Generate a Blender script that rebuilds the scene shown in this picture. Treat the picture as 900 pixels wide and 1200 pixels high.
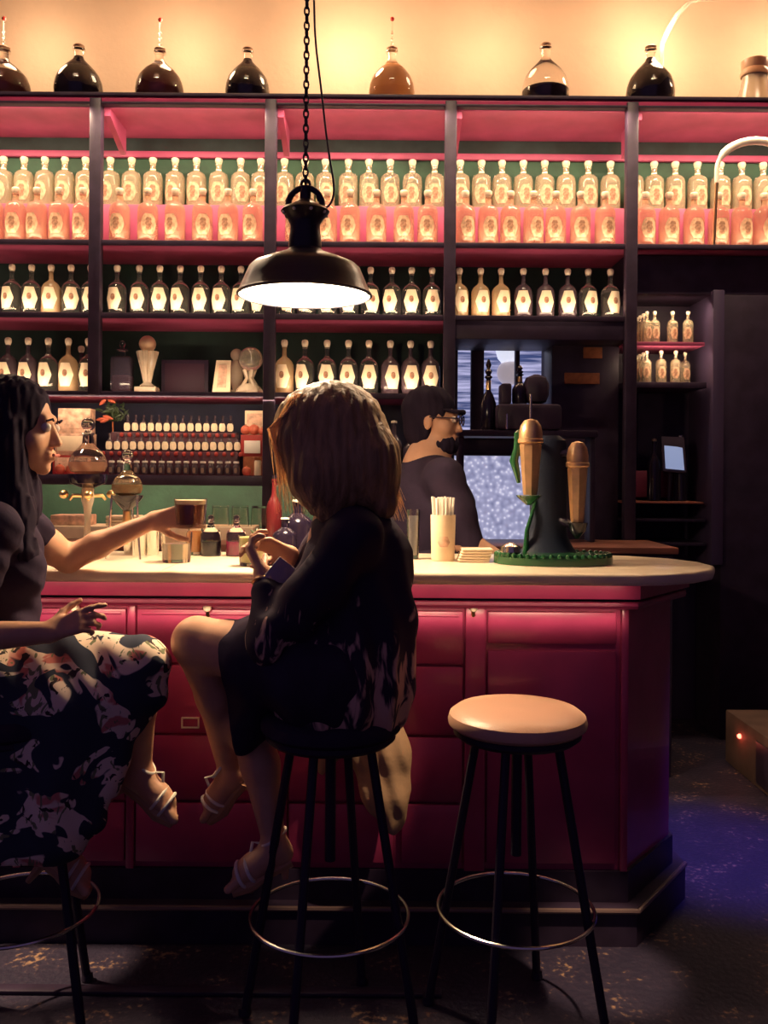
import bpy, bmesh, math, random
import numpy as np
from mathutils import Vector, Matrix, noise as mnoise
random.seed(7)
PI = math.pi
SC = bpy.context.scene
COL = SC.collection
for o in list(bpy.data.objects):
    bpy.data.objects.remove(o)

# ------------------------------------------------------------------ camera
F, HZ, CAMZ, ROLL = 1050.0, 555.0, 1.353, 0.0078
cam = bpy.data.cameras.new('camera'); camo = bpy.data.objects.new('camera', cam); COL.objects.link(camo)
cam.sensor_fit = 'VERTICAL'; cam.sensor_height = 24.0; cam.lens = 24.0 * F / 1200.0
cam.shift_y = -(600 - HZ) / 1200.0
camo.location = (0, 0, CAMZ)
camo.rotation_euler = (Matrix.Rotation(PI / 2, 3, 'X') @ Matrix.Rotation(ROLL, 3, 'Z')).to_euler()
cam.clip_start = 0.05; cam.clip_end = 60
SC.camera = camo
def P(px, py, Y):
    u, v = px - 450.0, py - HZ
    u2 = u + v * ROLL; v2 = v - u * ROLL
    return Vector((u2 / F * Y, Y, CAMZ - v2 / F * Y))

# ------------------------------------------------------------------ world, exposure
w = bpy.data.worlds.new('world'); SC.world = w; w.use_nodes = True
w.node_tree.nodes['Background'].inputs[0].default_value = (0.42, 0.27, 0.75, 1)
w.node_tree.nodes['Background'].inputs[1].default_value = 0.11
SC.view_settings.view_transform = 'Standard'; SC.view_settings.look = 'None'
SC.view_settings.exposure = 0.0; SC.view_settings.gamma = 1.0
SC.view_settings.use_curve_mapping = False

WARM = (1.0, 0.72, 0.46)
def light(name, kind, loc, energy, color=WARM, target=None, **kw):
    l = bpy.data.lights.new(name, kind); l.energy = energy; l.color = color
    for k, v in kw.items(): setattr(l, k, v)
    o = bpy.data.objects.new(name, l); COL.objects.link(o); o.location = loc
    if target is not None:
        o.rotation_euler = (Vector(target) - Vector(loc)).to_track_quat('-Z', 'Y').to_euler()
    return o
LAMP_Y = 2.72
LAMP = P(357, 347, LAMP_Y)
# shelf strip lights, one run per level, tucked behind the shelf lip / the top beam
for bx0, bx1, lv in ((-2.5, -1.50, 3), (-1.38, -.63, 3), (-.51, .27, 3), (.39, 1.18, 2), (1.30, 2.4, 1)):
    cx, wd = (bx0 + bx1) / 2, bx1 - bx0
    light('strip_top', 'AREA', (cx, 4.44, 3.165), 12.5 * wd, target=(cx, 4.66, 2.50), shape='RECTANGLE', size=wd, size_y=0.03)
    light('strip_upper', 'AREA', (cx, 4.50, 2.545), 0.9 * wd, target=(cx, 4.72, 2.78), shape='RECTANGLE', size=wd, size_y=0.02)
    if lv > 1: light('strip_middle', 'AREA', (cx, 4.475, 2.175), 1.5 * wd, target=(cx, 4.66, 2.30), shape='RECTANGLE', size=wd, size_y=0.015)
    if lv > 2: light('strip_lower', 'AREA', (cx, 4.475, 1.785), 1.5 * wd, target=(cx, 4.66, 1.91), shape='RECTANGLE', size=wd, size_y=0.015)
light('front_bottle_fill', 'AREA', (0.0, 3.5, 4.25), 11, target=(0, 4.55, 2.72), shape='RECTANGLE', size=4.2, size_y=0.06, spread=0.6)  # unseen fill, added to light the bottle fronts from above
light('soffit_fill', 'AREA', (0.0, 4.86, 2.98), 3.2, target=(0, 4.70, 3.2), shape='RECTANGLE', size=4.3, size_y=0.02)  # unseen uplight added to brighten the pink soffit
light('strip_rack', 'AREA', (-1.15, 4.47, 1.72), 3.2, target=(-1.15, 4.75, 1.45), shape='RECTANGLE', size=1.3, size_y=0.02)
light('strip_counter', 'AREA', (-1.1, 4.52, 1.285), 12.0, target=(-1.1, 4.76, 1.15), shape='RECTANGLE', size=1.7, size_y=0.02)
light('niche_fill', 'AREA', (1.47, 4.59, 2.235), 0.9, target=(1.47, 4.75, 2.08), shape='RECTANGLE', size=0.34, size_y=0.02)
light('niche_fill', 'AREA', (1.47, 4.585, 2.00), 0.8, target=(1.47, 4.75, 1.88), shape='RECTANGLE', size=0.34, size_y=0.02)  # unseen light added so the lower niche bottles show
# uplights on top of the shelving that wash the upper wall
for x, e in ((-1.9, 11), (-1.1, 12), (-0.22, 19), (0.55, 11), (1.45, 22), (2.2, 14)):
    light('wall_wash', 'POINT', (x, 4.66, 3.68), e * .66, color=(1.0, 0.72, 0.46), shadow_soft_size=0.10)
# unseen fill strips added under the counter to light the bar front
light('bar_moulding_fill', 'AREA', (-0.45, 2.508, 1.036), .60, target=(-0.45, 2.57, 0.98), shape='RECTANGLE', size=2.3, size_y=0.012)
light('bar_front_fill', 'AREA', (-0.45, 2.548, 0.966), .46, target=(-0.45, 2.62, 0.925), shape='RECTANGLE', size=2.3, size_y=0.012, spread=1.15)
# neighbour pendant left of the frame, and an added unseen spot for the floor at right
light('neighbour_pendant', 'SPOT', (-1.25, 2.76, 2.0), 40, target=(-1.1, 2.5, 0), spot_size=2.2, spot_blend=0.9, shadow_soft_size=0.06)
light('right_floor_fill', 'SPOT', (0.75, 1.6, 3.6), 620, target=(0.60, 2.44, 0.0), spot_size=0.13, spot_blend=0.6, shadow_soft_size=0.04)
# unseen spots added for hair rims, the left floor patch and the coat
light('hair_rim_fill', 'SPOT', (-1.05, 3.7, 3.1), 420, target=P(350, 500, 2.22), spot_size=0.17, spot_blend=0.8, shadow_soft_size=0.04)
light('hair_rim_fill', 'SPOT', (0.55, 3.7, 3.1), 330, target=P(440, 510, 2.22), spot_size=0.17, spot_blend=0.8, shadow_soft_size=0.04)
light('floor_patch_fill', 'SPOT', (-1.95, 2.46, 1.9), 330, target=(-.98, 2.50, 0), spot_size=0.26, spot_blend=0.5, shadow_soft_size=0.02)
light('coat_fill', 'SPOT', (1.25, 1.5, 2.9), 210, target=P(452, 905, 2.5), spot_size=0.11, spot_blend=0.7, shadow_soft_size=0.03)
light('blue_spot', 'SPOT', (1.75, 2.2, 2.9), 560, color=(0.09, 0.07, 1.0), target=(1.24, 3.2, 0), spot_size=0.36, spot_blend=0.9, shadow_soft_size=0.1)  # blue light on the floor to the right

# ------------------------------------------------------------------ materials
def mat(name, col, rough=0.5, metal=0.0, trans=0.0, emit=None, es=1.0, coat=0.0, var=0.0, scale=20, bump=0.0, bscale=60, spec=0.5, ior=1.45, stretch=(1, 1, 1)):
    m = bpy.data.materials.new(name); m.use_nodes = True
    nt = m.node_tree; b = nt.nodes['Principled BSDF']
    b.inputs['Base Color'].default_value = (*col, 1); b.inputs['Roughness'].default_value = rough
    b.inputs['Metallic'].default_value = metal; b.inputs['Transmission Weight'].default_value = trans
    b.inputs['IOR'].default_value = ior; b.inputs['Coat Weight'].default_value = coat
    b.inputs['Specular IOR Level'].default_value = spec
    if emit: b.inputs['Emission Color'].default_value = (*emit, 1); b.inputs['Emission Strength'].default_value = es
    if var or bump:
        tc = nt.nodes.new('ShaderNodeTexCoord'); mp = nt.nodes.new('ShaderNodeMapping'); mp.inputs['Scale'].default_value = stretch
        nt.links.new(tc.outputs['Object'], mp.inputs['Vector'])
    if var:
        n = nt.nodes.new('ShaderNodeTexNoise'); n.inputs['Scale'].default_value = scale; n.inputs['Detail'].default_value = 5
        nt.links.new(mp.outputs[0], n.inputs['Vector'])
        r = nt.nodes.new('ShaderNodeValToRGB'); r.color_ramp.elements[0].position = 0.3; r.color_ramp.elements[1].position = 0.7
        r.color_ramp.elements[0].color = (*[c * (1 - var) for c in col], 1); r.color_ramp.elements[1].color = (*[min(1, c * (1 + var)) for c in col], 1)
        nt.links.new(n.outputs['Fac'], r.inputs[0]); nt.links.new(r.outputs[0], b.inputs['Base Color'])
    if bump:
        n = nt.nodes.new('ShaderNodeTexNoise'); n.inputs['Scale'].default_value = bscale; n.inputs['Detail'].default_value = 4
        nt.links.new(mp.outputs[0], n.inputs['Vector'])
        bp = nt.nodes.new('ShaderNodeBump'); bp.inputs['Strength'].default_value = bump; bp.inputs['Distance'].default_value = 0.01
        nt.links.new(n.outputs['Fac'], bp.inputs['Height']); nt.links.new(bp.outputs[0], b.inputs['Normal'])
    return m
DARK = (0.038, 0.024, 0.048)
M = dict(
    black=mat('black_lacquer', DARK, 0.45, var=0.25, scale=12, spec=0.3),
    iron=mat('black_iron', (0.035, 0.025, 0.05), 0.5, metal=0.3, spec=0.3, bump=0.1, bscale=90),
    shade=mat('enamelled_shade', (0.03, 0.022, 0.035), 0.30, spec=0.35, bump=0.15, bscale=12),
    shade_in=mat('shade_inside', (0.9, 0.88, 0.8), 0.4, emit=(1.0, 0.9, 0.72), es=1.6),
    pink=mat('pink_paint', (0.43, 0.045, 0.135), 0.33, var=0.12, scale=8, coat=0.3, bump=0.12, bscale=14),
    pinkshelf=mat('pink_shelf_paint', (0.42, 0.075, 0.17), 0.5, var=0.15, scale=6),
    green=mat('green_wall_paint', (0.028, 0.085, 0.05), 0.6, var=0.35, scale=6, bump=0.1),
    plaster=mat('upper_plaster', (0.84, 0.60, 0.42), 0.9, var=0.10, scale=1.6, bump=0.25, bscale=25),
    wall=mat('dark_wall', (0.07, 0.05, 0.09), 0.8, var=0.2, scale=3),
    counter=mat('pale_counter', (0.80, 0.66, 0.50), 0.28, var=0.08, scale=9, coat=0.2),
    seat=mat('tan_vinyl', (0.62, 0.36, 0.25), 0.38, var=0.06, scale=5, bump=0.08, bscale=180),
    chrome=mat('worn_chrome', (0.75, 0.72, 0.66), 0.22, metal=1.0),
    brass=mat('brass', (0.75, 0.50, 0.24), 0.28, metal=1.0),
    copper=mat('copper_bronze', (0.80, 0.50, 0.27), 0.42, metal=0.75, var=0.12, scale=30),
    gmetal=mat('green_enamel', (0.015, 0.085, 0.03), 0.25, coat=0.6, bump=0.1, bscale=40),
    glass=mat('clear_glass', (1.0, 0.97, 0.92), 0.02, trans=1.0),
    bottleA=mat('pale_spirit_glass', (0.93, 0.78, 0.55), 0.13, trans=0.72, var=0.05, scale=14),
    bottleA2=mat('rosy_spirit_glass', (0.90, 0.62, 0.42), 0.13, trans=0.75, var=0.08, scale=14),
    bottleB=mat('clear_spirit_glass', (0.92, 0.90, 0.84), 0.04, trans=0.97),
    bottleD=mat('dark_spirit_glass', (0.10, 0.07, 0.09), 0.10, trans=0.3),
    amberB=mat('amber_spirit_glass', (0.88, 0.62, 0.36), 0.10, trans=0.6),
    label=mat('cream_label', (0.92, 0.74, 0.52), 0.7, var=0.06, scale=60),
    etched=mat('etched_label', (0.66, 0.40, 0.25), 0.6, var=0.45, scale=55),
    emblem=mat('label_emblem', (0.36, 0.18, 0.11), 0.7, var=0.45, scale=90),
    stopper=mat('pale_stopper', (0.95, 0.80, 0.60), 0.4),
    stopper2=mat('cork_stopper', (0.70, 0.40, 0.24), 0.55),
    winedark=mat('dark_liqueur', (0.012, 0.008, 0.02), 0.12),
    plum=mat('plum_liqueur', (0.10, 0.02, 0.025), 0.15),
    amberliq=mat('amber_liqueur', (0.78, 0.36, 0.14), 0.25, trans=0.3),
    redball=mat('red_ball', (0.7, 0.05, 0.04), 0.3),
    skin=mat('skin', (0.62, 0.34, 0.22), 0.48, var=0.06, scale=25, spec=0.35),
    hairblack=mat('black_hair', (0.022, 0.015, 0.030), 0.85, var=0.2, scale=30, stretch=(1, 1, 0.1), spec=0.08),
    hairsheen=mat('black_hair_sheen', (0.03, 0.02, 0.04), 0.42, spec=0.3),
    hairblonde=mat('blonde_hair_shaded', (0.36, 0.225, 0.11), 0.5, var=0.35, scale=60, stretch=(1, 1, 0.08), bump=0.5, bscale=120, spec=0.3),  # shaded inside of the hair put into a dark base colour
    cloth=mat('black_cloth', (0.036, 0.025, 0.048), 0.9, var=0.2, scale=12, bump=0.2, bscale=30, spec=0.1),
    leather=mat('tan_leather', (0.50, 0.27, 0.15), 0.45),
    white=mat('white_trim', (0.85, 0.78, 0.70), 0.5),
    canvas=mat('tan_canvas', (0.56, 0.34, 0.19), 0.8, var=0.15, scale=10, bump=0.4, bscale=25),
    red=mat('red_paint', (0.34, 0.035, 0.03), 0.45),
    redorange=mat('ripe_fruit', (0.60, 0.14, 0.08), 0.45, var=0.25, scale=20),
    card=mat('printed_card', (0.72, 0.42, 0.30), 0.7, var=0.5, scale=28),
    paper=mat('cream_paper', (0.85, 0.68, 0.48), 0.8, var=0.08, scale=18),
    browncard=mat('brown_card', (0.30, 0.09, 0.035), 0.7, var=0.3, scale=30, emit=(0.30, 0.07, 0.03), es=0.0),
    limejuice=mat('pale_lime_drink', (0.80, 0.76, 0.38), 0.3, trans=0.3),
    water=mat('ice_water', (0.95, 0.85, 0.70), 0.08, trans=0.8),
    mint=mat('mint_leaf', (0.04, 0.065, 0.03), 0.5),
    foam=mat('drink_foam', (0.92, 0.72, 0.50), 0.8),
    colaliq=mat('brown_drink', (0.30, 0.09, 0.04), 0.2, trans=0.2),
    led=mat('red_indicator', (1, 0.1, 0.05), 0.4, emit=(1.0, 0.10, 0.06), es=9.0),
    bluescreen=mat('pale_blue_screen', (0.3, 0.4, 0.7), 0.4, emit=(0.22, 0.30, 0.52), es=0.75),
    phone=mat('phone_case', (0.36, 0.28, 0.34), 0.35),
    strap=mat('sandal_strap', (0.60, 0.42, 0.30), 0.45),
    eye=mat('eye_white', (0.7, 0.6, 0.55), 0.2),
)
# floor: worn dark concrete with scattered glints painted in as lighter brown specks
def floor_mat():
    m = bpy.data.materials.new('worn_floor'); m.use_nodes = True; nt = m.node_tree; b = nt.nodes['Principled BSDF']
    tc = nt.nodes.new('ShaderNodeTexCoord')
    n1 = nt.nodes.new('ShaderNodeTexNoise'); n1.inputs['Scale'].default_value = 7; n1.inputs['Detail'].default_value = 8
    n2 = nt.nodes.new('ShaderNodeTexNoise'); n2.inputs['Scale'].default_value = 55; n2.inputs['Detail'].default_value = 3
    nt.links.new(tc.outputs['Object'], n1.inputs['Vector']); nt.links.new(tc.outputs['Object'], n2.inputs['Vector'])
    mu = nt.nodes.new('ShaderNodeMath'); mu.operation = 'MULTIPLY'; nt.links.new(n1.outputs['Fac'], mu.inputs[0]); nt.links.new(n2.outputs['Fac'], mu.inputs[1])
    r = nt.nodes.new('ShaderNodeValToRGB'); e = r.color_ramp.elements
    e[0].position = 0.22; e[0].color = (0.026, 0.020, 0.042, 1); e[1].position = 0.44; e[1].color = (0.34, 0.20, 0.12, 1)
    x = e.new(0.335); x.color = (0.04, 0.028, 0.052, 1)
    nt.links.new(mu.outputs[0], r.inputs[0]); nt.links.new(r.outputs[0], b.inputs['Base Color'])
    b.inputs['Roughness'].default_value = 0.6; b.inputs['Specular IOR Level'].default_value = 0.25
    bp = nt.nodes.new('ShaderNodeBump'); bp.inputs['Strength'].default_value = 0.4; bp.inputs['Distance'].default_value = 0.01
    nt.links.new(n2.outputs['Fac'], bp.inputs['Height']); nt.links.new(bp.outputs[0], b.inputs['Normal'])
    return m
M['floor'] = floor_mat()
def floral_mat():
    m = bpy.data.materials.new('floral_cotton'); m.use_nodes = True; nt = m.node_tree; b = nt.nodes['Principled BSDF']
    tc = nt.nodes.new('ShaderNodeTexCoord'); cur = None
    def layer(scale, off, stretch, dist, th, col, w=.015):
        mp = nt.nodes.new('ShaderNodeMapping'); mp.inputs['Location'].default_value = off; mp.inputs['Scale'].default_value = stretch
        nt.links.new(tc.outputs['Object'], mp.inputs[0])
        n = nt.nodes.new('ShaderNodeTexNoise'); n.inputs['Scale'].default_value = scale; n.inputs['Detail'].default_value = 2; n.inputs['Distortion'].default_value = dist
        nt.links.new(mp.outputs[0], n.inputs['Vector']); r = nt.nodes.new('ShaderNodeValToRGB')
        r.color_ramp.elements[0].position = th - w; r.color_ramp.elements[0].color = (0, 0, 0, 1); r.color_ramp.elements[1].position = th + w; r.color_ramp.elements[1].color = (1, 1, 1, 1)
        nt.links.new(n.outputs['Fac'], r.inputs[0]); mx = nt.nodes.new('ShaderNodeMixRGB'); nt.links.new(r.outputs[0], mx.inputs[0]); mx.inputs[2].default_value = (*col, 1)
        if layer.cur: nt.links.new(layer.cur, mx.inputs[1])
        else: mx.inputs[1].default_value = (.86, .68, .54, 1)
        layer.cur = mx.outputs[0]
    layer.cur = None
    layer(13, (3, 1, 2), (1, 1, 1.6), .8, .60, (.62, .20, .17), .03)
    layer(23, (7, 5, 1), (1.6, 1, .7), 1.5, .60, (.20, .21, .12), .012)
    layer(36, (1, 8, 4), (1, 1, 1), 1.0, .63, (.05, .035, .04), .012)
    layer(7.5, (2.3, .4, 1.2), (1, 1, 1.3), 1.2, .47, (.040, .045, .070), .006)
    nt.links.new(layer.cur, b.inputs['Base Color']); b.inputs['Roughness'].default_value = 0.85; b.inputs['Specular IOR Level'].default_value = 0.1
    return m
M['floral'] = floral_mat()
def print_mat():
    m = bpy.data.materials.new('black_printed_chiffon'); m.use_nodes = True; nt = m.node_tree; b = nt.nodes['Principled BSDF']
    tc = nt.nodes.new('ShaderNodeTexCoord'); mp = nt.nodes.new('ShaderNodeMapping'); mp.inputs['Scale'].default_value = (2.2, 2.2, 0.55)
    n = nt.nodes.new('ShaderNodeTexNoise'); n.inputs['Scale'].default_value = 14; n.inputs['Detail'].default_value = 3; n.inputs['Distortion'].default_value = 0.8
    nt.links.new(tc.outputs['Object'], mp.inputs[0]); nt.links.new(mp.outputs[0], n.inputs['Vector'])
    sx = nt.nodes.new('ShaderNodeSeparateXYZ'); nt.links.new(tc.outputs['Object'], sx.inputs[0])
    # the print gathers towards the hem (object z is measured from the seat)
    mr = nt.nodes.new('ShaderNodeMapRange'); mr.inputs[1].default_value = 0.42; mr.inputs[2].default_value = 0.10; mr.inputs[3].default_value = -0.22; mr.inputs[4].default_value = 0.11
    nt.links.new(sx.outputs['Z'], mr.inputs[0])
    ad = nt.nodes.new('ShaderNodeMath'); nt.links.new(n.outputs['Fac'], ad.inputs[0]); nt.links.new(mr.outputs[0], ad.inputs[1])
    r = nt.nodes.new('ShaderNodeValToRGB'); e = r.color_ramp.elements; e[0].position = 0.58; e[0].color = (0.035, 0.022, 0.045, 1); e[1].position = 0.66; e[1].color = (0.66, 0.40, 0.31, 1)
    nt.links.new(ad.outputs[0], r.inputs[0]); nt.links.new(r.outputs[0], b.inputs['Base Color']); b.inputs['Roughness'].default_value = 0.8; b.inputs['Specular IOR Level'].default_value = 0.15
    return m
M['print'] = print_mat()
def strand_mat():
    m = bpy.data.materials.new('blonde_strands_rimlit'); m.use_nodes = True; nt = m.node_tree; b = nt.nodes['Principled BSDF']; out = nt.nodes['Material Output']
    b.inputs['Base Color'].default_value = (.82, .60, .36, 1); b.inputs['Roughness'].default_value = .5  # bright colour carries the rim light around the darker hair mass
    t = nt.nodes.new('ShaderNodeBsdfTranslucent'); t.inputs['Color'].default_value = (.92, .70, .46, 1); x = nt.nodes.new('ShaderNodeMixShader'); x.inputs[0].default_value = .5
    nt.links.new(b.outputs[0], x.inputs[1]); nt.links.new(t.outputs[0], x.inputs[2]); nt.links.new(x.outputs[0], out.inputs['Surface']); return m
M['strand'] = strand_mat()
def hammered_mat():
    m = bpy.data.materials.new('hammered_backlit_glass'); m.use_nodes = True; nt = m.node_tree; b = nt.nodes['Principled BSDF']
    tc = nt.nodes.new('ShaderNodeTexCoord'); v = nt.nodes.new('ShaderNodeTexVoronoi'); v.inputs['Scale'].default_value = 42; v.feature = 'SMOOTH_F1'
    n = nt.nodes.new('ShaderNodeTexNoise'); n.inputs['Scale'].default_value = 3.5
    nt.links.new(tc.outputs['Object'], v.inputs['Vector']); nt.links.new(tc.outputs['Object'], n.inputs['Vector'])
    r = nt.nodes.new('ShaderNodeValToRGB'); e = r.color_ramp.elements; e[0].position = 0.05; e[0].color = (0.85, 0.82, 1.0, 1); e[1].position = 0.75; e[1].color = (0.19, 0.20, 0.36, 1)
    q = e.new(0.35); q.color = (0.40, 0.40, 0.60, 1)
    nt.links.new(v.outputs['Distance'], r.inputs[0]); nt.links.new(r.outputs[0], b.inputs['Emission Color'])
    b.inputs['Emission Strength'].default_value = 0.95; b.inputs['Base Color'].default_value = (0.2, 0.2, 0.3, 1); b.inputs['Roughness'].default_value = 0.2
    bp = nt.nodes.new('ShaderNodeBump'); bp.inputs['Strength'].default_value = 0.6; nt.links.new(v.outputs['Distance'], bp.inputs['Height']); nt.links.new(bp.outputs[0], b.inputs['Normal'])
    return m
M['hammered'] = hammered_mat()
def blinds_mat():
    m = bpy.data.materials.new('backlit_blind'); m.use_nodes = True; nt = m.node_tree; b = nt.nodes['Principled BSDF']
    tc = nt.nodes.new('ShaderNodeTexCoord'); mp = nt.nodes.new('ShaderNodeMapping'); mp.inputs['Scale'].default_value = (1.2, 1, 20)
    n = nt.nodes.new('ShaderNodeTexNoise'); n.inputs['Scale'].default_value = 3; n.inputs['Detail'].default_value = 3
    nt.links.new(tc.outputs['Object'], mp.inputs[0]); nt.links.new(mp.outputs[0], n.inputs['Vector'])
    r = nt.nodes.new('ShaderNodeValToRGB'); e = r.color_ramp.elements; e[0].position = 0.38; e[0].color = (0.03, 0.05, 0.15, 1); e[1].position = 0.66; e[1].color = (0.42, 0.42, 0.68, 1)
    nt.links.new(n.outputs['Fac'], r.inputs[0]); nt.links.new(r.outputs[0], b.inputs['Emission Color']); b.inputs['Emission Strength'].default_value = 1.25
    b.inputs['Base Color'].default_value = (0.1, 0.1, 0.2, 1)
    return m
M['blind'] = blinds_mat()
M['glow'] = mat('lit_white_shade', (0.8, 0.8, 0.9), 0.5, emit=(0.75, 0.80, 1.0), es=1.0)

# ------------------------------------------------------------------ helpers
def link(o, parent=None):
    COL.objects.link(o)
    if parent is not None: o.parent = parent
    return o
def tag(o, label=None, cat=None, group=None, kind=None):
    if label: o['label'] = label
    if cat: o['category'] = cat
    if group: o['group'] = group
    if kind: o['kind'] = kind
    return o
def thing(name, label, cat, loc=(0, 0, 0), group=None):
    o = bpy.data.objects.new(name, None); o.empty_display_size = 0.05; o.location = loc
    link(o); return tag(o, label, cat, group)
def wloc(o):
    v = Vector((0, 0, 0))
    while o is not None: v += o.location; o = o.parent
    return v
class MB:
    def __init__(s): s.v = []; s.f = []
    def add(s, vs, fs):
        n = len(s.v); s.v += [tuple(v) for v in vs]; s.f += [tuple(i + n for i in f) for f in fs]; return s
    def box(s, a, b, bev=0.0, rot=None):
        a = Vector(a); b = Vector(b); lo = Vector(map(min, a, b)); hi = Vector(map(max, a, b)); c = (lo + hi) / 2; h = (hi - lo) / 2
        bm = bmesh.new(); bmesh.ops.create_cube(bm, size=2.0)
        for v in bm.verts: v.co = Vector((v.co.x * h.x, v.co.y * h.y, v.co.z * h.z))
        if bev > 0: bmesh.ops.bevel(bm, geom=list(bm.edges), offset=min(bev, min(h) * 0.9), segments=2, profile=0.5, affect='EDGES')
        R = rot if rot is not None else Matrix.Identity(3)
        bm.verts.index_update()
        s.add([R @ v.co + c for v in bm.verts], [[v.index for v in f.verts] for f in bm.faces]); bm.free(); return s
    def lathe(s, prof, c=(0, 0, 0), n=24, R=None, sx=1.0, sy=1.0, cap=True):
        c = Vector(c); vs = []; fs = []; k = len(prof)
        for r, z in prof:
            for i in range(n):
                a = 2 * PI * i / n; p = Vector((r * math.cos(a) * sx, r * math.sin(a) * sy, z)); vs.append((R @ p if R else p) + c)
        for j in range(k - 1):
            for i in range(n):
                i2 = (i + 1) % n; fs.append((j * n + i, j * n + i2, (j + 1) * n + i2, (j + 1) * n + i))
        if cap and prof[0][0] > 1e-5: fs.append(tuple(range(n - 1, -1, -1)))
        if cap and prof[-1][0] > 1e-5: fs.append(tuple((k - 1) * n + i for i in range(n)))
        return s.add(vs, fs)
    def tube(s, pts, r, n=8, closed=False):
        pts = [Vector(p) for p in pts]; m = len(pts); rs = r if isinstance(r, (list, tuple)) else [r] * m
        vs = []; fs = []; prev = None
        for i, p in enumerate(pts):
            if closed: t = (pts[(i + 1) % m] - pts[i - 1])
            else: t = pts[min(i + 1, m - 1)] - pts[max(i - 1, 0)]
            t.normalize()
            if prev is None:
                u = t.cross(Vector((0, 0, 1)))
                if u.length < 0.1: u = t.cross(Vector((0, 1, 0)))
            else: u = prev - t * prev.dot(t)
            u.normalize(); prev = u; w_ = t.cross(u)
            for j in range(n):
                a = 2 * PI * j / n; vs.append(p + (u * math.cos(a) + w_ * math.sin(a)) * rs[i])
        for i in range(m if closed else m - 1):
            for j in range(n):
                j2 = (j + 1) % n; i2 = (i + 1) % m; fs.append((i * n + j, i * n + j2, i2 * n + j2, i2 * n + j))
        if not closed: fs.append(tuple(range(n - 1, -1, -1))); fs.append(tuple((m - 1) * n + j for j in range(n)))
        return s.add(vs, fs)
    def ball(s, c, r, n=12, m=8, sc=(1, 1, 1)):
        prof = [(max(r * math.sin(PI * i / m), 0.0), -r * math.cos(PI * i / m)) for i in range(m + 1)]
        prof = [(a * sc[0], z * sc[2]) for a, z in prof]; return s.lathe(prof, c, n, sy=sc[1] / sc[0])
    def prism(s, poly, z0, z1):
        n = len(poly)
        return s.add([(x, y, z0) for x, y in poly] + [(x, y, z1) for x, y in poly],
                     [tuple(range(n - 1, -1, -1)), tuple(range(n, 2 * n))] + [(i, (i + 1) % n, n + (i + 1) % n, n + i) for i in range(n)])
    def patch(s, r, rows, th=0.0012, n=8, c=(0, 0, 0)):
        # a label wrapped on the front (-Y) of a round bottle; rows = (z, half width)
        c = Vector(c); vs = []; fs = []; k = len(rows)
        for q in (0, 1):
            for z, hw in rows:
                for i in range(n + 1):
                    a = (-1 + 2 * i / n) * hw / r; rr = r + (th if q else -0.0005)
                    vs.append(Vector((rr * math.sin(a), -rr * math.cos(a), z)) + c)
        st = k * (n + 1)
        for j in range(k - 1):
            for i in range(n):
                p0 = j * (n + 1) + i; f = (p0, p0 + 1, p0 + n + 2, p0 + n + 1)
                fs.append(tuple(st + x for x in f)); fs.append(tuple(reversed(f)))
        for j in range(k - 1):
            for i in (0, n):
                p0 = j * (n + 1) + i; fs.append((p0, p0 + n + 1, st + p0 + n + 1, st + p0))
        for j in (0, k - 1):
            for i in range(n):
                p0 = j * (n + 1) + i; fs.append((p0, p0 + 1, st + p0 + 1, st + p0))
        return s.add(vs, fs)
    def build(s, name, m, parent=None, smooth=35, world=True):
        off = wloc(parent) if (parent is not None and world) else Vector((0, 0, 0))
        me = bpy.data.meshes.new(name); me.from_pydata([tuple(Vector(v) - off) for v in s.v], [], s.f); me.validate()
        bm = bmesh.new(); bm.from_mesh(me); bmesh.ops.recalc_face_normals(bm, faces=bm.faces); bm.to_mesh(me); bm.free()
        me.materials.append(m)
        if smooth:
            me.shade_smooth(); me.set_sharp_from_angle(angle=math.radians(smooth))
        return link(bpy.data.objects.new(name, me), parent)
def struct(name, mb, m, parent=None, smooth=30):
    o = mb.build(name, m, parent, smooth)
    if parent is None: tag(o, kind='structure')
    return o
def dup(root, loc, label, group=None, keep=None):
    r = root.copy(); COL.objects.link(r); r.location = loc; r['label'] = label
    if group: r['group'] = group
    for ch in list(root.children):
        c = ch.copy(); COL.objects.link(c); c.parent = r
        for g in list(ch.children):
            d = g.copy(); COL.objects.link(d); d.parent = c
    return r
ORD = ['first', 'second', 'third', 'fourth', 'fifth', 'sixth', 'seventh', 'eighth', 'ninth', 'tenth', 'eleventh', 'twelfth', 'thirteenth', 'fourteenth', 'fifteenth', 'sixteenth', 'seventeenth', 'eighteenth']

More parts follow.
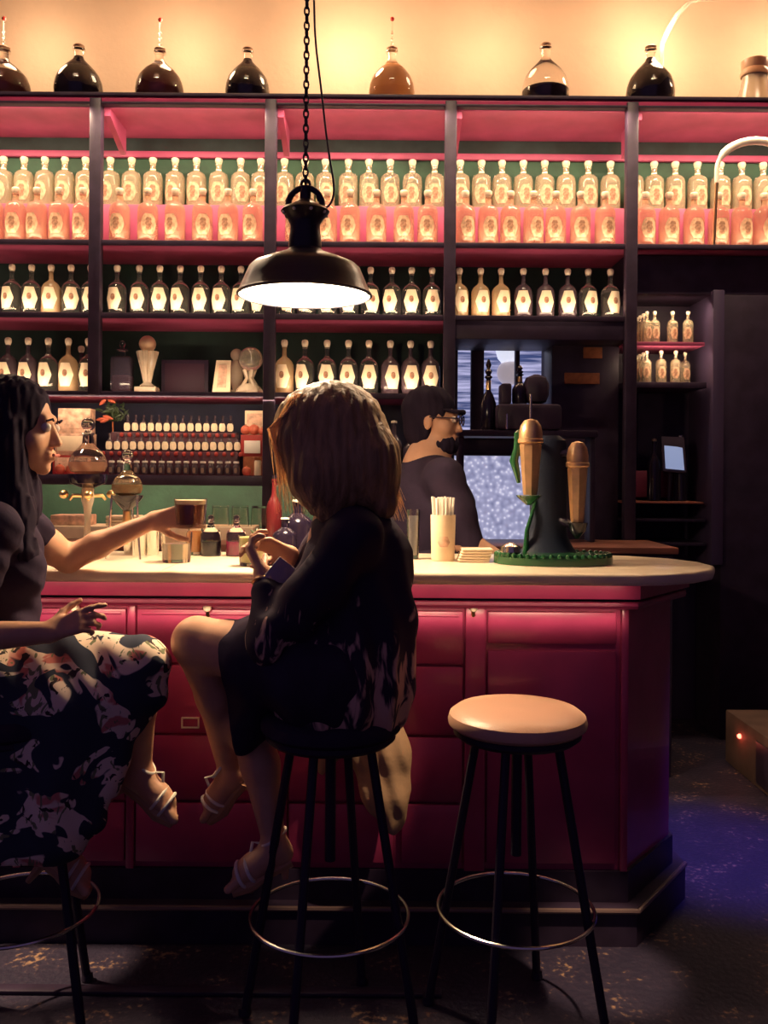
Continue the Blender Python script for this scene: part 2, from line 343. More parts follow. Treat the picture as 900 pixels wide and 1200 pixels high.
# ---- signed-distance modelling for bodies, cloth and hair (one continuous surface each)
class SDF:
    def __init__(s, h=0.005): s.h = h; s.p = []; s.clips = []; s.lo = np.full(3, 1e9); s.hi = np.full(3, -1e9)
    def _bb(s, lo, hi): s.lo = np.minimum(s.lo, lo); s.hi = np.maximum(s.hi, hi)
    def cone(s, a, b, ra, rb=None, k=0.02, sub=False):
        a = np.array(a, float); b = np.array(b, float); rb = ra if rb is None else rb; r = max(ra, rb)
        lo = np.minimum(a, b) - r; hi = np.maximum(a, b) + r
        if not sub: s._bb(lo, hi)
        s.p.append(('c', a, b, ra, rb, k, sub, lo, hi)); return s
    def chain(s, pts, rs, k=0.02):
        for i in range(len(pts) - 1): s.cone(pts[i], pts[i + 1], rs[i], rs[i + 1], k)
        return s
    def ell(s, c, r, R=None, k=0.02, sub=False):
        c = np.array(c, float); r = np.array(r, float) if hasattr(r, '__len__') else np.full(3, float(r))
        R = np.eye(3) if R is None else np.array(R, float); m = r.max(); lo = c - m; hi = c + m
        if not sub: s._bb(lo, hi)
        s.p.append(('e', c, r, R, None, k, sub, lo, hi)); return s
    def clip(s, pt, n): s.clips.append((np.array(pt, float), np.array(n, float) / np.linalg.norm(n))); return s
    def build(s, name, m, parent=None, noise=None, fn=None):
        h = s.h; lo = s.lo - 0.03; n = np.ceil((s.hi - lo + 0.03) / h).astype(int) + 1
        ax = [lo[i] + h * np.arange(n[i]) for i in range(3)]
        Fd = np.full(n, 0.25, np.float32)
        for t, a, b, c, d, k, sub, plo, phi in s.p:
            mg = k + 0.035
            i0 = np.maximum(((plo - mg - lo) / h).astype(int), 0); i1 = np.minimum(((phi + mg - lo) / h).astype(int) + 2, n)
            if (i1 <= i0).any(): continue
            X = ax[0][i0[0]:i1[0], None, None]; Y = ax[1][None, i0[1]:i1[1], None]; Z = ax[2][None, None, i0[2]:i1[2]]
            if t == 'c':
                ba = b - a; L = max(ba @ ba, 1e-9)
                tt = np.clip(((X - a[0]) * ba[0] + (Y - a[1]) * ba[1] + (Z - a[2]) * ba[2]) / L, 0, 1)
                D = np.sqrt((X - a[0] - tt * ba[0]) ** 2 + (Y - a[1] - tt * ba[1]) ** 2 + (Z - a[2] - tt * ba[2]) ** 2) - (c + (d - c) * tt)
            else:
                R = c; q = [(X - a[0]) * R[0][j] + (Y - a[1]) * R[1][j] + (Z - a[2]) * R[2][j] for j in range(3)]
                k0 = np.sqrt(sum((q[j] / b[j]) ** 2 for j in range(3))); k1 = np.sqrt(sum((q[j] / b[j] ** 2) ** 2 for j in range(3))) + 1e-6
                D = k0 * (k0 - 1) / k1
            sl = Fd[i0[0]:i1[0], i0[1]:i1[1], i0[2]:i1[2]]
            if sub:
                D = -D; hh = np.maximum(k - np.abs(sl - D), 0) / max(k, 1e-6); sl[...] = np.maximum(sl, D) + hh * hh * k / 4
            else:
                hh = np.maximum(k - np.abs(sl - D), 0) / max(k, 1e-6); sl[...] = np.minimum(sl, D) - hh * hh * k / 4
        X, Y, Z = ax[0][:, None, None], ax[1][None, :, None], ax[2][None, None, :]
        if noise is not None: Fd += noise(X, Y, Z).astype(np.float32)
        for pt, nn in s.clips:
            Fd = np.maximum(Fd, (X - pt[0]) * nn[0] + (Y - pt[1]) * nn[1] + (Z - pt[2]) * nn[2])
        for i in range(3):
            sl = [slice(None)] * 3; sl[i] = 0; Fd[tuple(sl)] = np.maximum(Fd[tuple(sl)], 0.01); sl[i] = -1; Fd[tuple(sl)] = np.maximum(Fd[tuple(sl)], 0.01)
        ins = Fd < 0
        cnt = np.zeros(np.array(n) - 1, np.int8)
        C8 = [(i, j, k) for i in (0, 1) for j in (0, 1) for k in (0, 1)]
        for i, j, k in C8: cnt += ins[i:n[0] - 1 + i, j:n[1] - 1 + j, k:n[2] - 1 + k]
        act = np.argwhere((cnt > 0) & (cnt < 8)); idx = np.full(cnt.shape, -1, np.int32); idx[act[:, 0], act[:, 1], act[:, 2]] = np.arange(len(act))
        acc = np.zeros((len(act), 3)); num = np.zeros(len(act))
        for c in C8:
            for a_ in range(3):
                if c[a_] == 1: continue
                c2 = list(c); c2[a_] = 1
                f0 = Fd[act[:, 0] + c[0], act[:, 1] + c[1], act[:, 2] + c[2]].astype(float); f1 = Fd[act[:, 0] + c2[0], act[:, 1] + c2[1], act[:, 2] + c2[2]].astype(float)
                mk = (f0 < 0) != (f1 < 0); t = np.where(mk, f0 / np.where(f0 == f1, 1, f0 - f1), 0)
                pnt = np.array(c, float)[None] + np.zeros((len(act), 3)); pnt[:, a_] += t
                acc += pnt * mk[:, None]; num += mk
        V = lo + (act + acc / num[:, None]) * h
        faces = []
        for a_ in range(3):
            u, v = (a_ + 1) % 3, (a_ + 2) % 3
            s0 = [slice(None)] * 3; s1 = [slice(None)] * 3; s0[a_] = slice(0, n[a_] - 1); s1[a_] = slice(1, n[a_])
            e = np.argwhere(ins[tuple(s0)] != ins[tuple(s1)])
            e = e[(e[:, u] > 0) & (e[:, v] > 0) & (e[:, u] < n[u] - 1) & (e[:, v] < n[v] - 1)]
            q = []
            for du, dv in ((0, 0), (-1, 0), (-1, -1), (0, -1)):
                g = e.copy(); g[:, u] += du; g[:, v] += dv; q.append(idx[g[:, 0], g[:, 1], g[:, 2]])
            q = np.stack(q, 1); fl = ins[e[:, 0], e[:, 1], e[:, 2]]; q[~fl] = q[~fl][:, ::-1]; faces.append(q)
        Q = np.concatenate(faces); Q = Q[(Q >= 0).all(1)]
        off = np.array(wloc(parent)) if parent is not None else np.zeros(3)
        me = bpy.data.meshes.new(name); me.vertices.add(len(V)); me.vertices.foreach_set('co', (V - off).astype(np.float32).ravel())
        me.loops.add(len(Q) * 4); me.loops.foreach_set('vertex_index', Q.astype(np.int32).ravel()); me.polygons.add(len(Q))
        me.polygons.foreach_set('loop_start', np.arange(0, len(Q) * 4, 4, dtype=np.int32)); me.polygons.foreach_set('loop_total', np.full(len(Q), 4, np.int32))
        me.update(calc_edges=True); me.validate(); me.shade_smooth(); me.materials.append(m)
        return link(bpy.data.objects.new(name, me), parent)
def frame(fwd, up=(0, 0, 1)):
    f = Vector(fwd).normalized(); u = Vector(up); l = u.cross(f).normalized(); u = f.cross(l).normalized(); return f, l, u
def add_head(S, c, fwd, up=(0, 0, 1), sc=1.0, male=False):
    f, l, u = frame(fwd, up); R = np.array([[f[i], l[i], u[i]] for i in range(3)]); c = Vector(c)
    g = lambda x, y, z: c + (f * x + l * y + u * z) * sc
    S.ell(g(-.015, 0, .03), np.array((.093, .074, .086)) * sc, R, 0.02); S.ell(g(.028, 0, -.028), np.array((.062, .058, .082)) * sc, R, 0.02)
    S.ell(g(.03, 0, -.072), np.array((.052, .046, .036)) * sc, R, 0.02); S.ell(g(.070, 0, -.098), .017 * sc, R, 0.015)
    S.cone(g(.076, -.028, .024), g(.076, .028, .024), .012 * sc, k=.012)
    for q in (-1, 1):
        S.ell(g(.052, q * .038, -.032), .028 * sc, R, .015); S.ell(g(.100, q * .031, .003), .0145 * sc, R, .008, sub=True)
        S.ell(g(-.006, q * .076, -.012), np.array((.017, .008, .030)) * sc, R, .006)
    S.cone(g(.086, 0, .008), g(.103, 0, -.034), .007 * sc, .0105 * sc, k=.008)
    for q in (-1, 1): S.ell(g(.094, q * .010, -.038), .0075 * sc, R, .004)
    S.cone(g(.086, -.017, -.060), g(.086, .017, -.060), .0078 * sc, k=.005); S.cone(g(.084, -.014, -.0735), g(.084, .014, -.0735), .0085 * sc, k=.005)
    S.cone(g(.100, -.014, -.0665), g(.100, .014, -.0665), .0022 * sc, k=.003, sub=True)
    return g
def add_hand(S, wr, d, pn, th, curl=(0.5, 0.5, 0.5, 0.5), sc=1.0, thc=0.4, spread=0.10, thdir=None):
    # wr wrist, d direction of the palm, pn palm side normal, th +1/-1 thumb side along d x pn
    wr = Vector(wr); d = Vector(d).normalized(); pn = Vector(pn); pn = (pn - d * pn.dot(d)).normalized(); s = d.cross(pn) * th
    kn = []
    for i, (o, L) in enumerate(((.027, .088), (.009, .090), (-.009, .086), (-.026, .078))):
        k_ = wr + (d * L + s * o) * sc - pn * .002; S.cone(wr + s * o * .55 * sc, k_, .0135 * sc, .0105 * sc, k=.012); kn.append((k_, o))
    for i, (k_, o) in enumerate(kn):
        L = (.037, .042, .039, .030)[i] * sc; r = (.0098, .0100, .0096, .0085)[i] * sc
        dd = (d + s * spread * (o / .027)).normalized(); p = k_; a = 0
        for j in range(3):
            a += curl[i] * (0.9 if j == 0 else 1.15)
            v = dd * math.cos(a) + pn * math.sin(a); q = p + v * L; S.cone(p, q, r, r * .9, k=.004); p = q; L *= .70; r *= .9
    t0 = wr + (d * .018 + s * .022) * sc; td = (thdir and Vector(thdir).normalized()) or (d * .62 + s * .75 + pn * thc).normalized()
    t1 = t0 + td * .042 * sc; t2 = t1 + (td * .75 + d * .35 + pn * thc * .5).normalized() * .034 * sc; t3 = t2 + (td * .5 + d * .7 + pn * thc * .5).normalized() * .026 * sc
    S.cone(t0, t1, .015 * sc, .0115 * sc, k=.012); S.cone(t1, t2, .0105 * sc, .0098 * sc, k=.004); S.cone(t2, t3, .0098 * sc, .0082 * sc, k=.004)

# ================================================================== SETTING
struct('floor', MB().box((-4, -1.5, -0.1), (4, 6.2, 0)), M['floor'])
struct('wall_back', MB().box((-4, 5.0, 2.9), (4, 5.15, 4.4)), M['plaster'])
mb = MB()                                   # lower back wall, with an opening for the window
wx0, wx1, wz0, wz1 = P(541, 0, 4.9).x, P(647, 0, 4.9).x, P(594, 507, 4.9).z, P(594, 397, 4.9).z
gx0, gx1, gz0, gz1 = P(530, 0, 4.9).x, P(702, 0, 4.9).x, P(616, 642, 4.9).z, P(616, 534, 4.9).z
mb.box((-4, 5.0, 0), (gx0, 5.15, 2.9)).box((gx1, 5.0, 0), (4, 5.15, 2.9)).box((gx0, 5.0, wz1), (gx1, 5.15, 2.9)).box((gx0, 5.0, 0), (gx1, 5.15, gz0))
mb.box((gx0, 5.0, gz1), (gx1, 5.15, wz0)).box((wx1, 5.0, wz0), (gx1, 5.15, wz1)).box((gx0, 5.0, wz0), (wx0, 5.15, wz1))
struct('wall_back', mb, M['wall'])
struct('wall_right', MB().box((2.6, -1.0, 0), (2.75, 5.15, 4.4)), M['wall'])
struct('wall_left', MB().box((-2.9, 2.2, 0), (-2.75, 5.15, 4.4)), M['wall'])
struct('ceiling', MB().box((-4, 1.6, 4.4), (4, 5.15, 4.5)), M['plaster'])
struct('floor_strip_1', MB().box((-3, 2.31, 0), (0.16, 2.345, 0.012), .004), M['black'])  # low dark strip across the floor before the bar
# window with a lit blind behind it
wf = MB(); t = .018
wf.box((wx0 - t, 4.96, wz0 - .03), (wx1 + t, 5.03, wz0), .004).box((wx0 - t, 4.96, wz1), (wx1 + t, 5.03, wz1 + .03), .004)
wf.box((wx0 - t, 4.96, wz0), (wx0, 5.03, wz1), .004).box((wx1, 4.96, wz0), (wx1 + t, 5.03, wz1), .004)
W1 = tag(wf.build('window_1', M['black']), kind='structure')
for a, b in ((556, 571), (608, 613)):
    MB().box((P(a, 0, 4.95).x, 4.965, wz0), (P(b, 0, 4.95).x, 5.02, wz1), .003).build('mullion', M['black'], W1)
MB().box((wx0, 4.955, wz0 - .012), (wx1, 4.99, wz0 + .008), .004).build('window_sill', M['leather'], W1)
MB().box((wx0, 5.03, wz0), (wx1, 5.036, wz1)).build('pane', M['glass'], W1)
bl = MB()
nsl = 60
for i in range(nsl):
    z = .02 + (wz1 + .25) * (i + .5) / nsl
    bl.box((wx0 - .4, 5.52, z - .020), (wx1 + .4, 5.527, z + .018), .002)
tag(bl.build('window_blind', M['blind']), 'bluish lit slatted blind behind the small back window', 'blind')
# frosted panel under it
g = MB().box((gx0, 5.04, gz0), (gx1, 5.055, gz1))
G1 = tag(g.build('window_2', M['hammered']), kind='structure')
gf = MB()
gf.box((gx0 - .02, 4.96, gz0 - .02), (gx0, 5.03, gz1 + .02), .004).box((gx1, 4.96, gz0 - .02), (gx1 + .02, 5.03, gz1 + .02), .004)
gf.box((gx0, 4.96, gz1), (gx1, 5.03, gz1 + .02), .004).box((gx0, 4.96, gz0 - .02), (gx1, 5.03, gz0), .004)
gf.build('window_frame', M['black'], G1)
# white hanging shade glimpsed through the window
hl = P(595, 402, 5.3)
t_ = thing('hanging_lamp', 'bright white bell lampshade seen through the small back window', 'lamp', hl)
MB().lathe([(.03, .14), (.075, .10), (.085, .0), (.06, -.09), (.035, -.12)], hl, 20).build('lamp_shade', M['glow'], t_)
MB().tube([hl + Vector((0, 0, .13)), hl + Vector((0, 0, 2.2))], .005).build('cord', M['iron'], t_)
hg = P(597, 437, 5.3)
MB().ball(hg, .075, 20, 14).build('globe', mat('frosted_globe', (.6, .58, .6), .3, emit=(.42, .36, .42), es=.8), t_)

# ================================================================== SHELVING
YF, YB = 4.5, 4.92
XL, XR = -2.6, 2.55
sh = thing('bar_shelving', 'tall black and pink shelving holding rows of spirit bottles behind bar', 'shelving', (0, 4.7, 0))
zt = P(450, 113, YF).z; zu = P(450, 127, YF).z
Z1 = P(450, 284, YF).z; Z2 = P(450, 369, YF).z; Z3 = P(450, 461, YF).z; Z4 = P(210, 557, YF).z
MB().box((XL, YF - .03, zt - .018), (XR, YB, zt), .004).build('top_board', M['black'], sh)
MB().box((XL, YF - .02, zt - .046), (XR, YF + .01, zt - .018), .003).build('fascia_moulding', M['pink'], sh)
MB().box((XL, YF - .03, zu), (XR, YF + .015, zt - .046), .004).build('fascia', M['black'], sh)
MB().box((XL, YF + .015, zu - .004), (XR, YB, zu + .012)).build('top_soffit', M['pinkshelf'], sh)
def shelf(x0, x1, z, th=.024, name='shelf_board'):
    b = MB().box((x0, YF - .012, z - th), (x1, YF + .012, z), .003).build(name, M['black'], sh)
    MB().box((x0, YF + .012, z - th), (x1, YB, z - .002)).build('shelf_underside', M['pinkshelf'], b)
posts = [P(113, 0, YF).x, P(317, 0, YF).x, P(527, 0, YF).x, P(738.5, 0, YF).x]
posts = [P(113, 280, YF).x, P(317, 300, YF).x, P(527, 280, YF).x, P(739, 240, YF).x]
shelf(XL, XR, Z1); shelf(XL, posts[3], Z2, .026); shelf(XL, posts[2], Z3, .028)
shelf(XL, posts[1], Z4, .05)
hw = .029
for i, px in enumerate(posts):
    zb = (Z3 - .02, .95, Z3 - .9, .95)[i]
    MB().box((px - hw, YF - .035, zb), (px + hw, YF + .02, zt - .03), .005).build('post', M['black'], sh)
    if i < 3 or True:
        pass
    # slanting bracket under the top board
    MB().add([(px + hw, YF + .02, zu), (px + hw, YF + .30, zu), (px + hw, YF + .02, zu - .04), (px + hw, YF + .30, zu - .14),
              (px + hw + .03, YF + .02, zu), (px + hw + .03, YF + .30, zu), (px + hw + .03, YF + .02, zu - .04), (px + hw + .03, YF + .30, zu - .14)],
             [(0, 1, 3, 2), (4, 6, 7, 5), (0, 4, 5, 1), (2, 3, 7, 6), (0, 2, 6, 4), (1, 5, 7, 3)]).build('bracket', M['pinkshelf'], sh)
zr = P(450, 243, 4.70).z
MB().box((XL, 4.68, Z1), (XR, YB, zr), .003).build('riser', M['pinkshelf'], sh)
MB().box((XL, 4.895, P(450, 184, 4.9).z - .012), (XR, 4.92, P(450, 184, 4.9).z + .022), .003).build('rail', M['pinkshelf'], sh)
MB().box((XL, YB, Z1), (XR, 4.95, P(450, 182, 4.9).z)).build('back_panel', M['green'], sh)
MB().box((XL, YB, P(450, 182, 4.9).z), (XR, 4.95, zu)).build('upper_panel', mat('shaded_green_panel', (.010, .022, .024), .6, var=.6, scale=7), sh)  # darker copy of the green panel; shade under the soffit put into colour
MB().box((XL, YB, Z3 - .03), (posts[2], 4.95, Z1)).box((posts[2], YB, P(594, 396, YB).z), (posts[3], 4.95, Z1)).build('back_panel', mat('deep_green_panel', (.012, .035, .03), .7, var=.4, scale=5), sh)
MB().box((XL, YB, Z4 - .03), (posts[1] + .9, 4.95, Z3 - .03)).build('back_panel', mat('deep_blue_panel', (.016, .016, .05), .7, var=.3, scale=5), sh)
MB().box((XL, YB, .9), (posts[1] + .8, 4.95, Z4 - .03)).build('back_panel', M['green'], sh)
# the dark joinery of the two right-hand bays below the bottles
zn0, zn1 = P(790, 452, 4.6).z, P(790, 345, 4.6).z
nx0, nx1 = P(743, 400, 4.6).x, P(833, 400, 4.6).x
MB().box((posts[2], YF, P(630, 398, YF).z), (posts[3], YB, Z2 - .02), .004).build('shelf_apron', M['black'], sh)
pn = MB().box((P(650, 0, 4.7).x, 4.70, .95), (posts[3], 4.93, P(630, 398, YF).z), .004)
pn.build('side_panel', M['black'], sh)
jb = MB().box((posts[3], 4.60, zn1), (XR, 4.95, Z1 - .03), .004).box((nx1 + .06, 4.60, .0), (XR, 4.95, zn1), .004)
jb.box((posts[3], 4.93, .9), (nx1 + .02, 4.95, zn1)).build('side_panel', M['black'], sh)
MB().box((nx1, 4.57, .9), (nx1 + .06, 4.95, zn1 + .02), .006).build('mirror_niche_frame', mat('dark_violet_frame', (.075, .05, .11), .5), sh)  # recess and shelves built in place of a mirror and its reflection
nz1 = P(790, 404, 4.7).z; nz0 = P(790, 450, 4.7).z
MB().box((posts[3], 4.60, nz1 - .02), (nx1 - .03, 4.93, nz1), .003).build('mirror_niche_shelf', M['pinkshelf'], sh)
MB().box((posts[3], 4.60, nz0 - .03), (nx1 - .02, 4.93, nz0), .003).build('mirror_niche_shelf', M['black'], sh)
for y_ in (612, 640):
    MB().box((posts[3], 4.60, P(790, y_ - 4, 4.6).z - .016), (nx1 - .02, 4.93, P(790, y_ - 4, 4.6).z), .003).build('mirror_niche_shelf', M['leather'] if y_ == 590 else M['black'], sh)
MB().box((P(745, 0, 4.8).x, 4.78, P(790, 583, 4.8).z), (P(800, 0, 4.8).x, 4.93, P(790, 552, 4.8).z), .004).build('niche_panel', mat('maroon_panel', (.16, .02, .05), .5), sh)
MB().box((posts[3], 4.60, P(790, 588, 4.6).z - .010), (nx1 - .03, 4.93, P(790, 588, 4.6).z), .003).build('mirror_niche_shelf', mat('worn_wood_edge', (.35, .12, .08), .5), sh)

# ---- bottles
def bottle_big(name, m, stop, th):
    R = thing(name, 'proto', 'bottle', (0, 0, -5))
    prof = [(0.044, 0), (.051, .004), (.0525, .012), (.0525, .162), (.051, .178), (.0465, .191), (.038, .201), (.025, .2085), (.0165, .213), (.0150, .218), (.0145, .243), (.0165, .245), (.0165, .250)]
    b = MB().lathe(prof, n=20); b.build('body', m, R, world=False)
    MB().lathe([(.012, .250), (.0145, .252), (.0205, .268), (.0205, .278), (.016, .283), (.006, .286)], n=14).build('stopper', stop, R, world=False)
    hexr = [(.040, .020), (.062, .033), (.092, .041), (.122, .033), (.142, .020)]
    l = MB().patch(.0527, hexr, th).build('label', M['etched'], R, world=False)
    MB().patch(.0542, [(.060, .010), (.072, .014), (.080, .010), (.092, .017), (.106, .012), (.112, .016), (.124, .009)], .0010).build('emblem', M['emblem'], l, world=False)
    return R
def bottle_slim(name, m, big_label=True):
    R = thing(name, 'proto', 'bottle', (0, 0, -5))
    prof = [(.040, 0), (.046, .004), (.0475, .012), (.0490, .115), (.047, .135), (.040, .152), (.028, .164), (.016, .172), (.0115, .180), (.0105, .214), (.013, .216), (.013, .220)]
    MB().lathe(prof, n=20).build('body', m, R, world=False)
    MB().lathe([(.010, .220), (.012, .222), (.0165, .234), (.0170, .246), (.013, .254), (.004, .257)], n=14).build('stopper', M['stopper'] if 'clear' in name or 1 else None, R, world=False)
    l = MB().patch(.0495, [(.024, .023), (.078, .0425), (.134, .022)], .0012).build('label', M['label'], R, world=False)
    MB().patch(.0512, [(.070, .005), (.076, .010), (.086, .012), (.096, .010), (.102, .005)], .0010).build('emblem', M['emblem'], l, world=False)
    return R
pA = bottle_big('spirit_bottle', M['bottleA'], M['stopper'], .0012)
pA2 = bottle_big('spirit_bottle', M['bottleA2'], M['stopper'], .0012)
pB = bottle_slim('spirit_bottle', M['bottleB']); pD = bottle_slim('spirit_bottle', M['bottleD']); pC = bottle_slim('spirit_bottle', M['amberB'])
BAY = ['far left bay', 'second bay', 'third bay', 'fourth bay', 'far right bay']
RB = [[-19, 6, 30, 55, 77, 102], [131, 156, 181, 207, 232, 258, 284, 307], [335, 359, 383, 410, 434, 459, 485, 511], [541, 566, 590, 615, 640, 665, 691, 717], [746, 767, 793, 819, 846, 871, 896, 921]]
RF = [[-6, 20, 45, 71, 99], [142, 175, 207, 239, 269, 298], [348, 385, 412, 443, 475, 503], [547, 574, 600, 627, 653, 682, 711], [758, 786, 815, 844, 871, 897, 923]]
M2 = [[-8, 16, 39, 61, 87, 106], [139, 165, 189, 213, 237, 261, 286, 305], [337, 361, 386, 411, 436, 461, 484, 508], [540, 565, 589, 615, 641, 667, 691, 717]]
L4 = {0: [-10, 12, 35, 58, 82, 102], 2: [335, 359, 385, 410, 434, 459, 483, 506]}
used = set()
def put(proto, loc, label, group, rz=None):
    if id(proto) not in used:
        used.add(id(proto)); o = proto; o.location = loc; o['label'] = label; o['group'] = group
    else: o = dup(proto, loc, label, group)
    o.rotation_euler[2] = random.uniform(-.35, .35) if rz is None else rz
    return o
def lim(x, bay):
    return x
def spread_px(row, Y, md):
    xs = [P(p, 300, Y).x for p in row]
    for _ in range(400):
        for i in range(len(xs) - 1):
            d = xs[i + 1] - xs[i]
            if d < md: m_ = (md - d) / 2; xs[i] -= m_; xs[i + 1] += m_
    return [450 + x / Y * F for x in xs]
RB = [spread_px(r, 4.8, .107) for r in RB]; RF = [spread_px(r, 4.575, .107) for r in RF]; M2 = [spread_px(r, 4.577, .1000) for r in M2]; L4 = {k: spread_px(r, 4.578, .1025) for k, r in L4.items()}
for bay in range(5):
    for i, px in enumerate(RB[bay]):
        Y = 4.80; p = P(px, 240, Y); put(pA, (lim(p.x, bay), Y, zr + .001), 'pale bottle with etched label, %s from left, raised back row, top shelf, %s' % (ORD[i], BAY[bay]), 'pale bottles in the back row of the top shelf')
    for i, px in enumerate(RF[bay]):
        Y = 4.575; p = P(px, 280, Y); put(pA2, (lim(p.x, bay), Y, Z1 + .001), 'rosy bottle with etched label, %s from left, front row, top shelf, %s' % (ORD[i], BAY[bay]), 'rosy bottles in the front row of the top shelf')
amber2 = {(3, 0), (3, 1), (3, 2), (0, 3)}; dark2 = {(3, 3), (3, 4), (3, 5)}
for bay in range(4):
    for i, px in enumerate(M2[bay]):
        Y = 4.577; p = P(px, 366, Y)
        pr, wd = (pC, 'amber') if (bay, i) in amber2 else (pD, 'dark') if (bay, i) in dark2 else (pB, 'clear')
        put(pr, (lim(p.x, bay), Y, Z2 + .001), '%s round-stoppered bottle, cream hexagonal label, %s from left, middle shelf, %s' % (wd, ORD[i], BAY[bay]), 'bottles with cream labels on the middle shelf')
for bay, row in L4.items():
    for i, px in enumerate(row):
        Y = 4.578; p = P(px, 457, Y)
        pr, wd = (pC, 'amber') if (bay, i) in {(0, 4), (2, 0)} else (pD, 'dark') if (bay, i) in {(0, 0), (0, 1), (0, 2), (2, 5), (2, 6), (2, 7)} else (pB, 'clear')
        o = put(pr, (lim(p.x, bay), Y, Z3 + .001), '%s bottle with cream hexagonal label, %s from left, lower bottle shelf, %s' % (wd, ORD[i], BAY[bay]), 'bottles with cream labels on the lower shelf')
        o.scale = (1.02, 1.02, 1.08)
o = dup(pD, (P(95, 457, 4.72).x, 4.72, Z3 + .001), 'small dark bottle half hidden behind the amber one, far left bay', 'bottles with cream labels on the lower shelf')
# small bottles built in place of the mirror's reflected shelves
for r_, (zz, nm, n_) in enumerate(((nz1, 'upper', 3), (nz0, 'lower', 3))):
    sp = [(767, 4.68), (788, 4.68), (806, 4.68)] if r_ == 0 else [(775, 4.68), (792, 4.68), (803, 4.74)]
    for i, (px, Y) in enumerate(sp):
        o = put(pA, (P(px, 400, Y).x, Y, zz + .001), 'small pale bottle built as mirror reflection, %s from right end of %s niche shelf, facing out' % (ORD[2 - i], nm), 'small bottles for the mirror reflection at right'); o.scale = (.52, .52, .60)
    for i, (px, Y) in enumerate(((758, 4.66), (754, 4.72), (750, 4.78), (747, 4.84), (745, 4.90))):
        xx = posts[3] + hw + .045 + .004 * (4 - i)
        o = put(pA, (P(px, 400, Y).x if i < 2 else P(px, 400, Y).x + .0, Y if Y < 4.9 else 4.895, zz + .001), 'small pale bottle built as mirror reflection, %s in receding file at left of %s niche shelf' % (ORD[i], nm), 'small bottles for the mirror reflection at right'); o.scale = (.46, .46, .58)
# miniatures
def mini(label_on):
    R = thing('miniature_bottle', 'proto', 'bottle', (0, 0, -5))
    MB().lathe([(.014, 0), (.0185, .003), (.0195, .012), (.0200, .034), (.017, .048), (.009, .058), (.0055, .064), (.0052, .084)], n=12).build('body', M['bottleD'], R, world=False)
    if label_on:
        MB().lathe([(.0062, .072), (.0068, .074), (.0068, .088), (.004, .090)], n=8).build('cap', M['bottleD'], R, world=False)
        MB().patch(.0204, [(.006, .0100), (.014, .0175), (.028, .0190), (.040, .0165), (.048, .0100)], .0008).build('label', M['label'], R, world=False)
    else:
        MB().lathe([(.0145, .060), (.0150, .062), (.0150, .069), (.012, .071)], n=10).build('cap', M['white'], R, world=False)
        MB().patch(.0204, [(.012, .006), (.024, .008), (.038, .006)], .0008).build('label', mat('dim_label', (.30, .2, .14), .7), R, world=False)
    return R
mA, mB_ = mini(True), mini(False)
rk = thing('bottle_rack', 'stepped red rack full of miniature bottles on low shelf', 'rack', (P(205, 0, 4.6).x, 4.6, Z4))
zs = [P(210, 553, 4.54).z, P(210, 529, 4.62).z, P(210, 507, 4.70).z]
rx0, rx1 = P(122, 0, 4.6).x, P(283, 0, 4.6).x
for k, (z, y0) in enumerate(zip(zs, (4.515, 4.592, 4.672))):
    if k: MB().box((rx0 + .03 * (k == 2), y0, Z4), (rx1 - .02 * (k == 2), y0 + .075, z), .002).build('step', mat('rack_red_%d' % k, (.07, .015, .03), .5), rk)
for k, (a, b, n_, pr, wd) in enumerate(((131, 277, 16, mB_, 'dark white-capped'), (128.5, 278.5, 17, mA, 'cream-labelled'), (149.5, 270, 14, mA, 'cream-labelled'))):
    Y = (4.548, 4.628, 4.708)[k]; z = max(zs[k], Z4) if k else Z4
    for i in range(n_):
        o = put(pr, (P(a + (b - a) * i / (n_ - 1), 530, Y).x, Y, z + .001), '%s miniature bottle, %s from left, %s row of the stepped rack' % (wd, ORD[i], ('front', 'middle', 'top')[k]), 'miniature bottles on the stepped rack', 0)
    if k:                                   # red hearts hung on each step face under the bottles
        hm = MB()
        for i in range(n_ + 1):
            x = P(a + (b - a) * (i - .5) / (n_ - 1), 530, Y).x; y0 = (0, 4.592, 4.672)[k] - .004
            hm.ball((x, y0, z - .014), .011, 8, 6, (1, .5, 1.1))
        hm.build('bead_trim', M['red'], rk)
# cards, boxes, fruit beside the rack
def card(px0, px1, py0, py1, Y, zb, label, m, name='picture_card', cat='card', th=.012, pic=None):
    x0, x1 = P(px0, 500, Y).x, P(px1, 500, Y).x; h = P(px0, py0, Y).z - P(px0, py1, Y).z
    t_ = thing(name, label, cat, ((x0 + x1) / 2, Y, zb)); MB().box((x0, Y - th / 2, zb), (x1, Y + th / 2, zb + h), .002).build('board', m, t_)
    if pic: MB().box((x0 + .012, Y - th / 2 - .002, zb + h * .18), (x1 - .012, Y - th / 2, zb + h * .88), .001).build('picture', pic, t_)
    return zb + h
zc = card(66, 109, 526, 548, 4.66, Z4 + .001, 'lower red and cream carton left of the stepped rack', M['red'], 'carton', 'box', .10, M['card'])
zc = card(68, 110, 500, 525, 4.66, zc + .001, 'middle printed carton left of the stepped rack, on red carton', M['card'], 'carton', 'box', .09, M['paper'])
card(71, 109, 470, 499, 4.66, zc + .001, 'square printed picture box topping the stack beside the dark-haired woman', M['card'], 'carton', 'box', .08, M['card'])
zc = card(287, 311, 531, 553, 4.66, Z4 + .001, 'dark lower carton right of the rack under the red box', M['browncard'], 'carton', 'box', .10)
zc = card(284, 311, 505, 530, 4.66, zc + .001, 'bright red box with white label right of the miniatures', M['red'], 'carton', 'box', .10)
zr2 = zc
